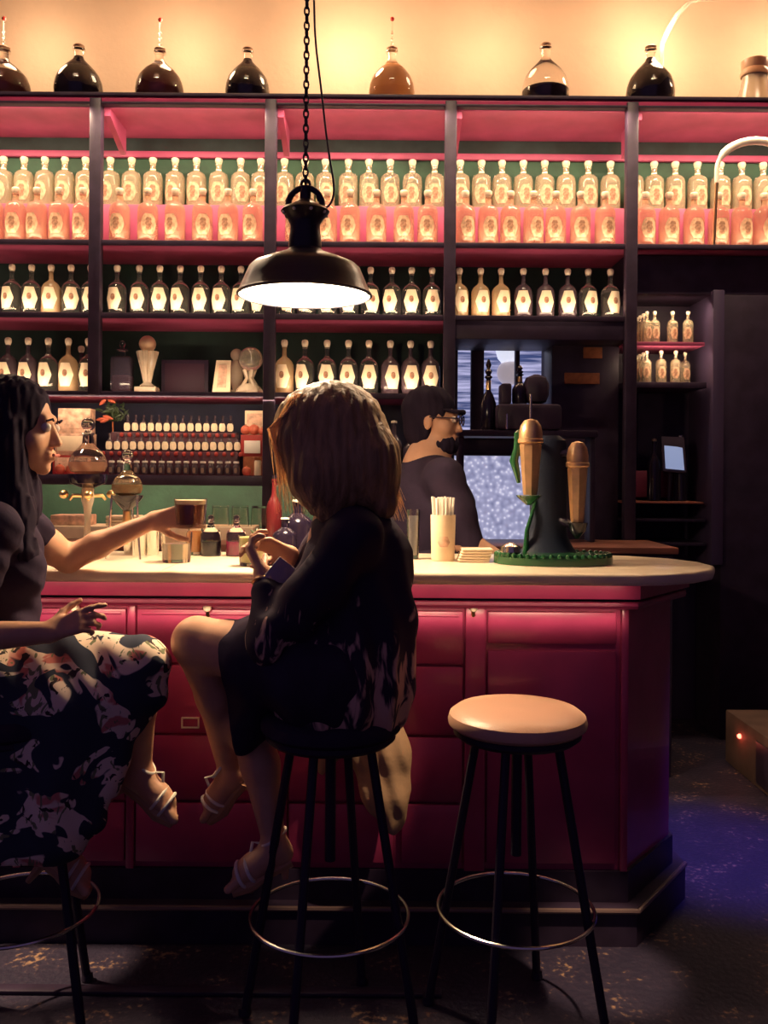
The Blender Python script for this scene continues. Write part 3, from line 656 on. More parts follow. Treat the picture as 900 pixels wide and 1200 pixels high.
MB().box((P(290, 0, 4.6).x, 4.604, zc - .095), (P(309, 0, 4.6).x, 4.609, zc - .03), .001).build('sticker', M['white'], bpy.data.objects[[o.name for o in COL.objects if o.get('label', '').startswith('bright red box')][0]])
card(287, 310, 474, 503, 4.69, zc + .001, 'small cream picture card standing at right above the red box', M['paper'], 'picture_card', 'card', .01, M['card'])
def fruit(px, py, Y, zb, r, label, m=None):
    p = P(px, py, Y); t_ = thing('pomegranate', label, 'fruit', (p.x, Y, zb), 'red fruit beside the miniatures')
    MB().lathe([(.002, 0), (r * .6, r * .12), (r * .95, r * .55), (r, r), (r * .85, r * 1.5), (r * .4, r * 1.85), (r * .08, r * 1.9)], (p.x, Y, zb), 16).build('flesh', m or M['redorange'], t_)
    MB().lathe([(r * .16, r * 1.85), (r * .2, r * 2.1)], (p.x, Y, zb), 6).build('crown', M['leather'], t_)
fruit(288, 495, 4.63, zr2 + .001, .026, 'leftmost red fruit on the red box'); fruit(298, 492, 4.63, zr2 + .001, .028, 'middle red fruit on the red box, in front of card'); fruit(307, 494, 4.62, zr2 + .001, .020, 'rightmost red fruit on the red box beside post')
fruit(289, 544, 4.55, Z4 + .001, .024, 'red fruit on the shelf beside the small jar, right of rack')
fruit(70, 548, 4.56, Z4 + .001, .026, 'red fruit on shelf nearest the dark-haired woman\'s chin'); fruit(83, 548, 4.56, Z4 + .001, .026, 'red fruit on shelf just left of the big stoppered globe')
pj = P(302, 555, 4.53); t_ = thing('spice_jar', 'small striped jar on the low shelf against the post', 'jar', (pj.x, 4.53, Z4 + .001))
MB().lathe([(.016, 0), (.018, .004), (.018, .07), (.014, .078)], (pj.x, 4.53, Z4 + .001), 14).build('body', M['paper'], t_); MB().lathe([(.016, .078), (.017, .08), (.017, .094), (.012, .096)], (pj.x, 4.53, Z4 + .001), 14).build('lid', M['browncard'], t_)
# plant-like dried wreath in the dark corner
wr = P(132, 482, 4.72); t_ = thing('dried_bouquet', 'dark dried leaves and red peppers above the left end of rack', 'plant', (wr.x, 4.72, wr.z - .06))
lv = MB()
for i in range(60):
    a = random.uniform(0, 6.28); r = random.uniform(.01, .075); c = wr + Vector((r * math.cos(a) * 1.0, random.uniform(-.02, .03), r * math.sin(a) * .7))
    d = Vector((random.uniform(-1, 1), random.uniform(-.4, .4), random.uniform(-1, 1))).normalized() * .022
    lv.tube([c - d, c, c + d], [.001, .007, .001], 5)
lv.build('leaves', M['mint'], t_)
lv = MB()
for x, z, q in ((-.04, .05, .8), (-.015, -.035, -.3), (-.05, -.045, .1), (.0, .055, -.5), (-.03, -.05, .4)):
    c = wr + Vector((x, -.03, z)); d = Vector((math.cos(q), 0, math.sin(q))) * .028; lv.tube([c - d, c - d * .4, c + d * .4, c + d], [.002, .010, .009, .002], 8)
lv.build('peppers', M['redorange'], t_)
MB().tube([Vector((wr.x, 4.74, Z4 + .001)), wr], .004, 6).build('stem', M['browncard'], t_)

# trophies
def at3(px, Y, z): return Vector((P(px, 457, Y).x, Y, z))
CR = mat('pale_crystal', (0.95, .80, .62), 0.10, trans=0.6)
c = at3(172.5, 4.60, Z3 + .001); t_ = thing('trophy', 'flared pale trophy topped with a round ball on lower shelf', 'trophy', c)
MB().box(c + Vector((-.055, -.045, 0)), c + Vector((.055, .045, .030)), .004).build('base', CR, t_)
MB().lathe([(.030, .030), (.042, .036), (.024, .050), (.018, .058)], c, 16).build('collar', CR, t_)
pr = MB()
for k in range(8):
    a = 2 * PI * k / 8; d = Vector((math.cos(a), math.sin(a), 0)); pr.tube([c + d * .012 + Vector((0, 0, .05)), c + d * .024 + Vector((0, 0, .12)), c + d * .044 + Vector((0, 0, .215))], [.008, .011, .016], 6)
pr.build('flared_stem', CR, t_)
MB().ball(c + Vector((0, 0, .252)), .043, 24, 16).build('ball', mat('golden_ball', (.80, .55, .35), .35, metal=.3), t_)
c = at3(292, 4.60, Z3 + .001); t_ = thing('trophy', 'glass globe trophy on splayed base at right of shelf', 'trophy', c)
MB().lathe([(.070, 0), (.072, .012), (.058, .035), (.040, .05)], c, 8).build('base', CR, t_)
pr = MB()
for k in range(5):
    a = 2 * PI * k / 5 + .3; d = Vector((math.cos(a), math.sin(a), 0)); pr.tube([c + d * .045 + Vector((0, 0, .03)), c + d * .016 + Vector((0, 0, .08)), c + d * .030 + Vector((0, 0, .125))], [.011, .008, .010], 8)
pr.build('prongs', CR, t_)
MB().ball(c + Vector((.008, -.005, .178)), .062, 28, 18).build('globe', mat('tinted_glass_globe', (.95, .82, .68), .05, trans=.85), t_)
c = at3(277, 4.72, Z3 + .001); t_ = thing('trophy', 'small figure trophy half hidden behind the globe trophy', 'trophy', c)
MB().box(c + Vector((-.035, -.03, 0)), c + Vector((.035, .03, .03)), .003).build('base', CR, t_); MB().lathe([(.02, .03), (.034, .08), (.040, .14), (.022, .185)], c, 12).build('body', CR, t_)
MB().ball(c + Vector((0, 0, .215)), .033, 16, 10).build('ball', CR, t_)
c = at3(259, 4.58, Z3 + .001); t_ = thing('award_plaque', 'leaning cream plaque with dark inset beside the globe trophy', 'plaque', c)
MB().add([(c.x - .046, c.y, c.z), (c.x + .046, c.y, c.z), (c.x + .040, c.y + .05, c.z + .175), (c.x - .034, c.y + .05, c.z + .175),
          (c.x - .046, c.y + .02, c.z), (c.x + .046, c.y + .02, c.z), (c.x + .040, c.y + .07, c.z + .175), (c.x - .034, c.y + .07, c.z + .175)],
         [(0, 1, 2, 3), (4, 7, 6, 5), (0, 4, 5, 1), (1, 5, 6, 2), (2, 6, 7, 3), (3, 7, 4, 0)]).build('plate', M['paper'], t_)
MB().add([(c.x - .022, c.y + .001, c.z + .03), (c.x + .024, c.y + .001, c.z + .03), (c.x + .022, c.y + .036, c.z + .15), (c.x - .017, c.y + .036, c.z + .15),
          (c.x - .022, c.y + .006, c.z + .03), (c.x + .024, c.y + .006, c.z + .03), (c.x + .022, c.y + .044, c.z + .15), (c.x - .017, c.y + .044, c.z + .15)],
         [(0, 1, 2, 3), (4, 7, 6, 5), (0, 4, 5, 1), (1, 5, 6, 2), (2, 6, 7, 3), (3, 7, 4, 0)]).build('inset', M['card'], t_)
c = at3(217, 4.75, Z3 + .001); t_ = thing('framed_plaque', 'dark framed plaque standing at the back between the trophies', 'frame', c)
MB().box(c + Vector((-.125, -.01, 0)), c + Vector((.125, .01, .19)), .004).build('frame', M['black'], t_)
MB().box(c + Vector((-.105, -.013, .02)), c + Vector((.105, -.010, .17)), .001).build('plate', mat('violet_plate', (.055, .022, .045), .6), t_)
c = at3(143, 4.62, Z3 + .001); t_ = thing('decanter_bottle', 'tall dark square bottle with glass stopper left of trophy', 'bottle', c)
MB().box(c + Vector((-.055, -.04, 0)), c + Vector((.055, .04, .19)), .018).build('body', mat('smoky_glass', (.10, .08, .12), .05, trans=.6), t_)
MB().box(c + Vector((-.045, -.032, .008)), c + Vector((.045, .032, .09)), .012).build('liquid', mat('rose_liquid', (.45, .16, .14), .2), t_)
MB().lathe([(.016, .188), (.016, .215), (.03, .218), (.03, .226), (.012, .23), (.012, .24), (.017, .25), (.015, .265), (.003, .27)], c, 14).build('stopper', M['glass'], t_)
# two brown cards on the dark panel, right of the window
card(683, 705, 407, 420, 4.69, P(694, 420, 4.69).z, 'small brown card with bulb above it on dark panel', M['browncard'], 'wall_card', 'card', .01)
card(661, 702, 437, 450, 4.69, P(680, 450, 4.69).z, 'long brown card strip on the dark panel right of the window', M['browncard'], 'wall_card', 'card', .01)

# ================================================================== BIG BOTTLES ON TOP
def demijohn(px, cap_y, wpx, label, liq, fill, glassm=None, Y=4.62, rod=False, H=None):
    c = Vector((P(px, 113, Y).x, Y, zt + .001)); r = wpx / 2 / F * Y; Hh = H or (113 - cap_y) / F * Y + .0
    t_ = thing('demijohn', label, 'bottle', c, 'big round bottles along the top of the shelving')
    bz = min(Hh * .72, r * 2.15)
    body = [(r * .55, 0), (r * .85, bz * .05), (r * .98, bz * .18), (r, bz * .32), (r * .96, bz * .48), (r * .86, bz * .64), (r * .68, bz * .78), (r * .46, bz * .90), (r * .25, bz * 1.01), (r * .18, bz * 1.1), (r * .18, Hh * .90), (r * .25, Hh * .905), (r * .25, Hh * .93), (r * .18, Hh * .93)]
    MB().lathe(body, c, 32).build('glass_body', glassm or M['glass'], t_)
    lq = [(a * .955, z * (1 if i else 1) + .004) for i, (a, z) in enumerate(body[:11]) if z <= bz * fill + 1e-6]
    # cut the liquid at the fill level
    zf = bz * fill + .004; top = None
    for (a0, z0), (a1, z1) in zip(body[:11], body[1:11]):
        if z0 <= bz * fill <= z1: top = a0 + (a1 - a0) * (bz * fill - z0) / (z1 - z0)
    lq.append(((top or body[10][0]) * .955, zf + .0005))
    MB().lathe(lq, c, 32).build('liquid', liq, t_)
    MB().lathe([(r * .15, Hh * .93), (r * .2, Hh * .945), (r * .24, Hh * .975), (r * .16, Hh)], c, 14).build('stopper', M['stopper2'], t_)
    if rod:
        b = MB()
        for k in range(3): b.ball(c + Vector((0, 0, Hh + .02 + k * .028)), .008, 8, 6)
        b.tube([c + Vector((0, 0, Hh - .01)), c + Vector((0, 0, Hh + .14))], .003, 6)
        b.build('glass_rod', M['glass'], t_); MB().ball(c + Vector((0, 0, Hh + .145)), .011, 10, 8).build('red_ball', M['redball'], t_)
demijohn(4, 47, 62, 'half seen round bottle of plum liquid, leftmost on shelving top', M['plum'], .62, rod=True)
demijohn(92, 44, 56, 'round bottle full of black liquid, left above the far left bay', M['winedark'], 1.08)
demijohn(187, 47, 56, 'dark plum round bottle with beaded glass rod and red ball', M['plum'], .78, rod=True)
demijohn(290, 46, 52, 'round black bottle just left of the lamp chain', M['winedark'], 1.08)
demijohn(459, 44, 54, 'round bottle of orange amber liquid right of lamp chain', M['amberliq'], .86, rod=True)
demijohn(639, 38, 55, 'round clear bottle with shallow dark liquid', M['winedark'], .32)
demijohn(762, 40, 56, 'big black round bottle under the curved reflection tube', M['winedark'], 1.08)
c = Vector((P(884, 113, 4.62).x, 4.62, zt + .001)); t_ = thing('glass_jar', 'pale wide jar with a knobbed lid at right end of top', 'jar', c)
MB().lathe([(.085, 0), (.092, .01), (.086, .05), (.070, .11), (.062, .15), (.062, .165)], c, 28).build('body', mat('frosted_jar_glass', (1, .85, .62), .2, trans=.5), t_)
MB().lathe([(.068, .165), (.07, .17), (.07, .185), (.062, .20), (.066, .21), (.066, .245), (.055, .25)], c, 28).build('lid', mat('peach_lid', (.85, .52, .32), .3, trans=.3), t_)
# tube put in for a reflected arc of light over the shelving's right end
tb = [P(776, 52, 4.70), P(783, 36, 4.70), P(793, 18, 4.70), P(806, 4, 4.70), P(820, -2, 4.70), P(860, -4, 4.70), P(930, -5, 4.70)]
t_ = thing('reflection_tube', 'bent clear tube standing in for a reflected light arc beside the black round bottle at right', 'tube', Vector((tb[0].x, 4.70, zt)))
pts = [Vector((tb[0].x - .012, 4.70, zt + .001)), Vector((tb[0].x - .01, 4.70, zt + .12))] + tb + [Vector((2.58, 4.70, tb[-1].z))]
MB().tube(pts, .013, 10).build('tube', mat('pale_arc_tube', (1, .9, .75), .1, trans=.6), t_)
# bright arch put in for a reflection before the far right bottles
rc = P(886, 199, 4.465); t_ = thing('reflection_arch', 'bright curved reflection modelled as an arch over the far right bottles', 'ring', Vector((rc.x, 4.465, Z1)))
pts = [rc + Vector((.195 * math.cos(a) , 0, .145 * math.sin(a))) for a in [PI * k / 16 for k in range(0, 17)]]
pts = [Vector((pts[0].x, 4.466, Z1 + .30))] + pts + [Vector((pts[-1].x, 4.466, Z1 + .30))]
MB().tube(pts, [.012] * 4 + [.020] * (len(pts) - 8) + [.012] * 4, 12).build('arch', mat('milky_reflection', (1, .90, .74), .3), t_)
for s_ in (-1, 1): MB().tube([pts[0 if s_ > 0 else -1], Vector((pts[0 if s_ > 0 else -1].x, 4.475, Z1 + .20)), Vector((pts[0 if s_ > 0 else -1].x, 4.498, Z1 + .001))], .008, 8).build('wire_leg', M['brass'], t_)

# ================================================================== BAR
CT, CB = 1.077, 1.043                       # counter top and underside
bar = thing('bar', 'long glossy pink bar with drawers, panels and a chamfered right corner', 'bar', (0, 2.6, 0))
cpoly = [(-2.4, 2.50), (.70, 2.50), (.80, 2.52), (.90, 2.575), (.98, 2.66), (1.025, 2.77), (1.02, 2.89), (.96, 3.0), (.84, 3.09), (.70, 3.12), (-2.4, 3.12)]
bm = bmesh.new(); vs = [bm.verts.new((x, y, CB)) for x, y in cpoly]; f = bm.faces.new(vs); r = bmesh.ops.extrude_face_region(bm, geom=[f])
for v in r['geom']:
    if isinstance(v, bmesh.types.BMVert): v.co.z = CT
bmesh.ops.recalc_face_normals(bm, faces=bm.faces)
ed = [e for e in bm.edges if abs(e.verts[0].co.z - e.verts[1].co.z) < 1e-6]
bmesh.ops.bevel(bm, geom=ed, offset=.012, segments=3, profile=.5, affect='EDGES'); bm.verts.index_update()
mb = MB(); mb.add([v.co.copy() for v in bm.verts], [[v.index for v in f.verts] for f in bm.faces]); bm.free()
ctop = thing('countertop', 'pale stone-coloured countertop with a rounded right end on the pink bar', 'countertop', (0, 2.6, CB))
mb.build('slab', M['counter'], ctop)
for x in (-.62, .07):
    MB().box((x - .0012, 2.515, CT - .001), (x + .0012, 3.1, CT + .0006)).build('joint', M['leather'], ctop)
def ring(off, z0, z1, m, name, bev=True):
    # band following the front and the chamfer, proud of the face by off
    a, b, c = Vector((-2.4, 2.62 - off, 0)), Vector((.715 + off * .4, 2.62 - off, 0)), Vector((.925 + off, 2.885 - off * .3, 0)); d = Vector((.925 + off, 3.08, 0)); e = Vector((-2.4, 3.08, 0))
    mb = MB().prism([(v.x, v.y) for v in (a, b, c, d, e)], z0, z1); return mb.build(name, m, bar, smooth=0)
ring(0, .11, CB, M['pink'], 'carcass')
Y0 = 2.62
ring(.055, .998, .1 * 0 + 1.042, M['pink'], 'top_moulding')
ring(.030, .988, .998, M['black'], 'moulding_groove'); ring(.045, .968, .988, M['pink'], 'lower_moulding')
rb = MB().tube([(-2.4, 2.576, .978), (.73, 2.576, .978), (.96, 2.868, .978)], .011, 8); rb.build('bead_moulding', M['pink'], bar)
ring(.012, .11, .20, M['black'], 'skirting'); 
ring(.05, .0, .11, M['black'], 'plinth')
MB().tube([(-2.4, 2.565, .105), (.74, 2.565, .105), (.98, 2.885, .105)], .008, 8).build('step_nosing', mat('worn_step_edge', (.16, .10, .09), .4), bar)
# pilasters and drawers
def X(px, Y=2.62): return P(px, 720, Y).x
cells = [(-90, 20), (28, 152), (160, 330), (338, 465), (470, 545)]
for px in (24, 156, 334, 557):
    wd = .012 if px != 557 else .03
    MB().box((X(px) - wd, 2.600, .20), (X(px) + wd, 2.622, .968), .004).build('pilaster', M['pink'], bar)
MB().box((X(571), 2.608, .86), (X(722), 2.622, .955), .006).build('panel', M['pink'], bar)
MB().box((X(571), 2.608, .22), (X(722), 2.622, .84), .006).build('panel', M['pink'], bar)
MB().box((X(727), 2.604, .20), (.717, 2.622, .968), .004).build('pilaster', M['pink'], bar)
k_ = 0
rows = [(P(300, 738 - 4, 2.6).z, .955), (P(300, 783, 2.6).z, P(300, 738, 2.6).z), (P(300, 867, 2.6).z, P(300, 788, 2.6).z), (.22, P(300, 872, 2.6).z)]
rows = [(.800, .955), (.595, .792), (.40, .587), (.22, .392)]
for ci, (a, b) in enumerate(cells):
    for ri, (z0, z1) in enumerate(rows):
        d = MB().box((X(a) + .006, 2.602, z0), (X(b) - .006, 2.622, z1), .005).build('drawer', M['pink'], bar)
        if ri == 0: MB().box((X(a) + .02, 2.597, .945 - .006), (X(b) - .02, 2.605, .945), .002).build('ridge', M['pink'], d)
        if (ci, ri) in ((4, 0),):                # shell cup pulls, at the left end of the drawer
            for (px, py) in ((473, 746),):
                q = P(px, py, 2.595); MB().ball(q, .026, 16, 10, (1, .7, .62)).build('cup_pull', M['stopper'], d)
        if (ci, ri) == (4, 1):
            q = P(468, 823, 2.595); MB().ball(q, .028, 16, 10, (1, .7, .55)).build('cup_pull', M['stopper'], d)
        if (ci, ri) == (2, 1):
            q = P(223, 847, 2.598); mb = MB(); wq, hq = .026, .016
            mb.box(q + Vector((-wq, -.004, hq - .004)), q + Vector((wq, .004, hq)), .001).box(q + Vector((-wq, -.004, -hq)), q + Vector((wq, .004, -hq + .004)), .001)
            mb.box(q + Vector((-wq, -.004, -hq)), q + Vector((-wq + .004, .004, hq)), .001).box(q + Vector((wq - .004, -.004, -hq)), q + Vector((wq, .004, hq)), .001)
            mb.build('label_holder', M['stopper'], d)  # brass holder given a pale colour for its lit look
for px in (88, 243, 555):
    q = P(px, 712, 2.592)
    hk = thing('coat_hook', {88: 'small pale round hook on bar front by the floral-skirt woman\'s hand', 243: 'small pale round hook on bar front above the bare crossed knee', 555: 'small pale round hook on the bar front right of centre'}[px], 'hook', q + Vector((0, .02, -.02)), 'round hooks under the counter')
    MB().ball(q, .013, 14, 10).build('knob', M['stopper'], hk); MB().tube([q + Vector((0, .004, -.004)), q + Vector((0, .010, -.022)), q + Vector((0, .022, -.036))], [.006, .007, .006], 8).build('stem', M['brass'], hk)

# tan canvas coat hanging under the counter behind the middle stool
S = SDF(.005)
hk0 = P(462, 835, 2.50)
S.chain([P(455, 838, 2.52), P(456, 880, 2.51), P(458, 930, 2.50), P(464, 968, 2.50)], [.035, .055, .046, .020], .05)
S.chain([P(440, 850, 2.53), P(425, 880, 2.52), P(440, 925, 2.51), P(458, 960, 2.51)], [.03, .035, .030, .018], .05)
S.chain([P(450, 842, 2.53), P(400, 862, 2.54), P(384, 880, 2.54), P(376, 903, 2.54)], [.03, .028, .022, .008], .04)
t_ = thing('coat', 'tan canvas coat hanging against the bar behind the middle stool', 'coat', hk0)
S.build('cloth', M['canvas'], t_, noise=lambda x, y, z: .006 * np.sin(x * 85 + z * 18) * np.cos(z * 20 + x * 40))
q = P(469, 990, 2.50); 
MB().tube([hk0 + Vector((0, .03, .05)), hk0 + Vector((0, .055, .06)), hk0 + Vector((0, .09, .06))], .006, 8).build('hanging_loop', M['brass'], t_)

# ================================================================== BACK COUNTER
bc = thing('back_counter', 'low counter along the shelving behind the bar', 'counter', (-.3, 4.3, 0))
BZ = P(300, 636, 4.1).z
MB().box((XL, 4.02, .0), (1.3, 4.44, BZ - .03), .005).build('cabinet', M['black'], bc)
MB().box((XL, 4.0, BZ - .03), (1.32, 4.46, BZ), .006).build('worktop', mat('dark_red_wood', (.20, .075, .055), .4, var=.2, scale=10), bc)
MB().box((XL, 4.24, BZ), (posts[1] - .04, 4.455, P(280, 617, 4.3).z), .004).build('ledge', M['paper'], bc)
LZ = P(280, 617, 4.3).z
def tumbler(px, Y, z, r, h, label, liq=None, fill=.6, up=True, group=None, name='tumbler', cat='glass', taper=.88, glassm=None):
    c = Vector((P(px, 650, Y).x, Y, z + .001)); t_ = thing(name, label, cat, c, group)
    b = [(r * taper, 0), (r * (taper + .02), .003), (r, h), (r - .0025, h), (r * taper - .002, .010), (.0, .010)]
    if not up: b = [(a, h - z_) for a, z_ in b]
    MB().lathe(b, c, 28).build('glass_wall', glassm or M['glass'], t_)
    if liq: MB().lathe([(r * taper - .003, .011), (r * (taper + (1 - taper) * fill) - .0034, h * fill), (0, h * fill)], c, 28).build('drink', liq, t_)
    return t_, c
for i, px in enumerate((258, 281, 304)):
    tumbler(px, 4.32, LZ, .044, .098, 'upturned clear glass on the back ledge, %s from left' % ORD[i], up=False, group='upturned glasses on the back ledge')
t_ = thing('paper_stack', 'cream stack of folded cloths on the back ledge behind the spigots', 'cloth', (P(150, 617, 4.32).x, 4.32, LZ + .001))
for k in range(3): MB().box((P(132, 0, 4.32).x, 4.27, LZ + .001 + k * .016), (P(168, 0, 4.32).x, 4.40, LZ + .015 + k * .016), .005).build('fold', M['paper'], t_)
t_ = thing('serving_tray', 'pale ledge box left of the cream cloths, behind the raised arm', 'box', (P(88, 617, 4.32).x, 4.32, LZ + .001))
MB().box((P(68, 0, 4.32).x, 4.27, LZ + .001), (P(112, 0, 4.32).x, 4.40, LZ + .05), .005).build('box', M['card'], t_)
# shelf and bottles behind the blonde woman's head
BS = P(460, 560, 4.4).z
def tall_bottle(px, Y, z, r, h, label, m, liq=None, cap=None, name='bottle', group=None):
    c = Vector((P(px, 600, Y).x, Y, z + .001)); t_ = thing(name, label, 'bottle', c, group)
    MB().lathe([(r * .9, 0), (r, .005), (r, h * .55), (r * .93, h * .62), (r * .6, h * .70), (r * .32, h * .76), (r * .28, h * .93), (r * .34, h * .935), (r * .34, h * .96)], c, 24).build('body', m, t_)
    MB().lathe([(r * .30, h * .955), (r * .36, h * .965), (r * .34, h), (r * .1, h * 1.005)], c, 12).build('cap', cap or M['stopper'], t_)
    return t_, c
MB().box((posts[1] + hw, 4.36, BS - .03), (posts[2], 4.92, BS), .003).build('shelf_board', M['black'], sh)
tall_bottle(461, 4.42, BS, .042, .28, 'dark bottle with pale cap beside the blonde woman\'s hair', M['bottleD'])
tall_bottle(481, 4.42, BS, .042, .235, 'dark bottle nearest the barman\'s shoulder', M['bottleD'])
# bottles standing on the back of the bar, between the two women
tall_bottle(349, 3.0, CT, .054, .185, 'stout black bottle on the bar beside the blonde woman\'s arm', M['winedark'], cap=M['white'])
tall_bottle(334, 2.90, CT, .040, .13, 'small black bottle on the bar in front of the stout one', M['winedark'], cap=M['white'])
tall_bottle(321, 3.02, CT, .027, .265, 'slim red bottle standing on the bar in front of the shelf post', mat('wine_red_glass', (.09, .010, .013), .25), cap=M['winedark'])

# ================================================================== BARWARE
def globe(c, r, hs):                       # stoppered globe, base of globe at c
    a = MB().lathe([(r * .5, 0), (r * .86, r * .10), (r, r * .42), (r * .96, r * .75), (r * .78, r * 1.10), (r * .48, r * 1.38), (r * .30, r * 1.6), (r * .27, r * 2.05), (r * .34, r * 2.1), (r * .34, r * 2.16)], c, 32)
    b = MB().lathe([(r * .22, r * 2.0), (r * .22, r * 2.2), (r * .16, r * 2.3)], c, 12); b.ball(Vector(c) + Vector((0, 0, r * 2.62)), r * .36, 18, 12)
    return a, b
c0 = P(103, 555, 2.86); r0 = .060
t_ = thing('drink_fountain', 'tall glass fountain with big stoppered globe and four little taps', 'dispenser', (c0.x, c0.y, CT + .001))
a, b = globe(c0, r0, 0); a.build('globe', M['glass'], t_); b.build('stopper', M['glass'], t_)
MB().lathe([(r0 * .5, .004), (r0 * .84, r0 * .11 + .002), (r0 * .965, r0 * .42), (r0 * .95, r0 * .62), (0, r0 * .62)], c0, 28).build('liquid', mat('rosy_water', (.85, .50, .36), .1, trans=.55), t_)
MB().lathe([(.02, -.045), (.055, -.030), (.060, -.012), (.060, -.001), (.03, 0)], c0, 28).build('collar', M['winedark'], t_)
st = MB().lathe([(.048, CT + .001 - c0.z), (.05, CT + .008 - c0.z), (.02, CT + .022 - c0.z), (.010, CT + .05 - c0.z), (.009, -.15), (.013, -.11), (.020, -.085), (.020, -.05), (.014, -.04)], c0, 20); st.build('stem', mat('crystal_stem', (1, .86, .70), .08, trans=.7), t_)
for k in range(4):
    a_ = k * PI / 2 + .35; d = Vector((math.cos(a_), math.sin(a_), 0)); o_ = c0 + Vector((0, 0, -.07))
    tp = MB().tube([o_ + d * .015, o_ + d * .045, o_ + d * .055 + Vector((0, 0, -.014))], [.006, .006, .004], 8); tp.ball(o_ + d * .072 + Vector((0, 0, .004)), .015, 12, 8, (1, 1, .9)); tp.build('tap', M['brass'], t_)
c1 = P(149, 580, 2.80); r1 = .0475
t_ = thing('drink_dispenser', 'smaller stoppered glass globe on thin tripod legs with a spigot', 'dispenser', (c1.x, c1.y, CT + .001))
a, b = globe(c1, r1, 0); a.build('globe', M['glass'], t_); b.build('stopper', M['glass'], t_)
MB().lathe([(r1 * .5, .003), (r1 * .84, r1 * .11 + .002), (r1 * .965, r1 * .42), (r1 * .93, r1 * .70), (0, r1 * .70)], c1, 28).build('liquid', mat('olive_water', (.45, .30, .16), .1, trans=.5), t_)
MB().lathe([(.010, -.050), (.030, -.030), (.048, -.008), (.050, -.001), (.02, 0)], c1, 28).build('holder', M['winedark'], t_)
for k in range(3):
    a_ = k * 2 * PI / 3 - .6; d = Vector((math.cos(a_), math.sin(a_), 0)); MB().tube([c1 + d * .046, c1 + d * .052 + Vector((0, 0, -.1)), Vector((c1.x, c1.y, CT + .005)) + d * .062], .0035, 8).build('leg', M['chrome'], t_)
sp = MB().lathe([(.004, -.155), (.007, -.15), (.010, -.10), (.014, -.085), (.012, -.05)], c1, 12); sp.tube([c1 + Vector((0, 0, -.09)), c1 + Vector((.03, -.01, -.085)), c1 + Vector((.04, -.01, -.10))], .006, 8); sp.build('spigot', M['brass'], t_)
# metal shakers and cups on the bar behind the arm
for i, (px, Y, r, h) in enumerate(((163, 2.95, .026, .115), (178, 2.98, .030, .125), (152, 3.0, .026, .10))):
    c = Vector((P(px, 650, Y).x, Y, CT + .001)); t_ = thing('cocktail_shaker', ('dented steel shaker cup on the bar under the outstretched arm', 'wider steel shaker cup just left of the water glass', 'short steel cup behind the tripod legs on the bar')[i], 'shaker', c)
    MB().lathe([(r * .68, 0), (r * .72, .004), (r, h), (r * 1.05, h + .002), (r * .96, h), (r * .66, .008), (0, .008)], c, 26).build('cup', M['chrome'], t_)
tumbler(207, 2.74, CT, .047, .092, 'short clear glass of iced water on the bar under raised drink', M['water'], .62)
t_, c = tumbler(296, 2.66, CT, .043, .090, 'pale lime cocktail garnished with mint beside the blonde woman\'s hands', M['limejuice'], .93)
mb = MB()
for k in range(7):
    a_ = k * .9; d = Vector((math.cos(a_), math.sin(a_) * .6, .8)).normalized(); s_ = c + Vector((.016, 0, .085)); mb.tube([s_, s_ + d * .014, s_ + d * .030], [.001, .006, .001], 6)
mb.build('mint_sprig', M['mint'], t_)
for k in range(3): MB().box(c + Vector((-.024 + k * .017, -.02, .06)), c + Vector((-.008 + k * .017, -.004, .078)), .003, rot=None).build('ice_cube', M['glass'], t_)
def syrup(px, liq, label):
    Y = 2.96; c = Vector((P(px, 650, Y).x, Y, CT + .001)); t_ = thing('syrup_bottle', label, 'bottle', c, 'stoppered syrup bottles on the bar')
    r = .034; MB().lathe([(r * .95, 0), (r, .004), (r, .068), (r * .9, .080), (r * .45, .092), (r * .30, .100), (r * .30, .112), (r * .4, .114)], c, 26).build('body', M['glass'], t_)
    MB().lathe([(r * .9, .003), (r * .95, .006), (r * .95, .048), (0, .048)], c, 26).build('syrup', liq, t_)
    MB().lathe([(.007, .110), (.008, .116), (.012, .122), (.009, .132), (.002, .134)], c, 12).build('stopper', M['glass'], t_)
syrup(247, M['winedark'], 'stoppered little bottle of black syrup on the bar'); syrup(277, mat('purple_syrup', (.22, .02, .08), .2), 'stoppered little bottle of purple syrup on the bar')
tumbler(229, 2.98, CT, .024, .10, 'slim amber glass behind the raised drink on the bar', M['amberliq'], .8)
tumbler(320, 2.98, CT, .02, .06, 'tiny glass on the bar between lime cocktail and red bottle', M['water'], .5)
# straw holder, tall glass, napkins
c = Vector((P(519, 648, 2.86).x, 2.86, CT + .001)); t_ = thing('straw_holder', 'tall cream straw holder with pale straws beside the napkins', 'holder', c)
MB().lathe([(.036, 0), (.037, .004), (.040, .145), (.037, .145), (.034, .01), (0, .01)], c, 24).build('cup', M['paper'], t_)
st = MB()
for k in range(26):
    a_ = k * 2.4; rr = .030 * math.sqrt((k + .5) / 26); d = Vector((math.cos(a_) * rr, math.sin(a_) * rr, 0)); st.tube([c + d * .8 + Vector((0, 0, .012)), c + d * 1.25 + Vector((0, 0, .200 + random.uniform(-.004, .004)))], .0036, 6)
tag(st.build('straws', M['white'], t_), kind='stuff')
MB().patch(.0395, [(.045, .012), (.06, .02), (.078, .012)], .001, c=c).build('emblem', M['card'], t_)
c = Vector((P(484, 650, 2.90).x, 2.90, CT + .001)); t_ = thing('tall_glass', 'slim tall clear glass between the blonde woman and the straws', 'glass', c)
MB().lathe([(.017, 0), (.018, .004), (.022, .160), (.019, .160), (.015, .012), (0, .012)], c, 20).build('glass_wall', M['glass'], t_); MB().lathe([(.0135, .013), (.0165, .14), (0, .14)], c, 20).build('drink', mat('pale_blue_water', (.6, .62, .7), .1, trans=.5), t_)
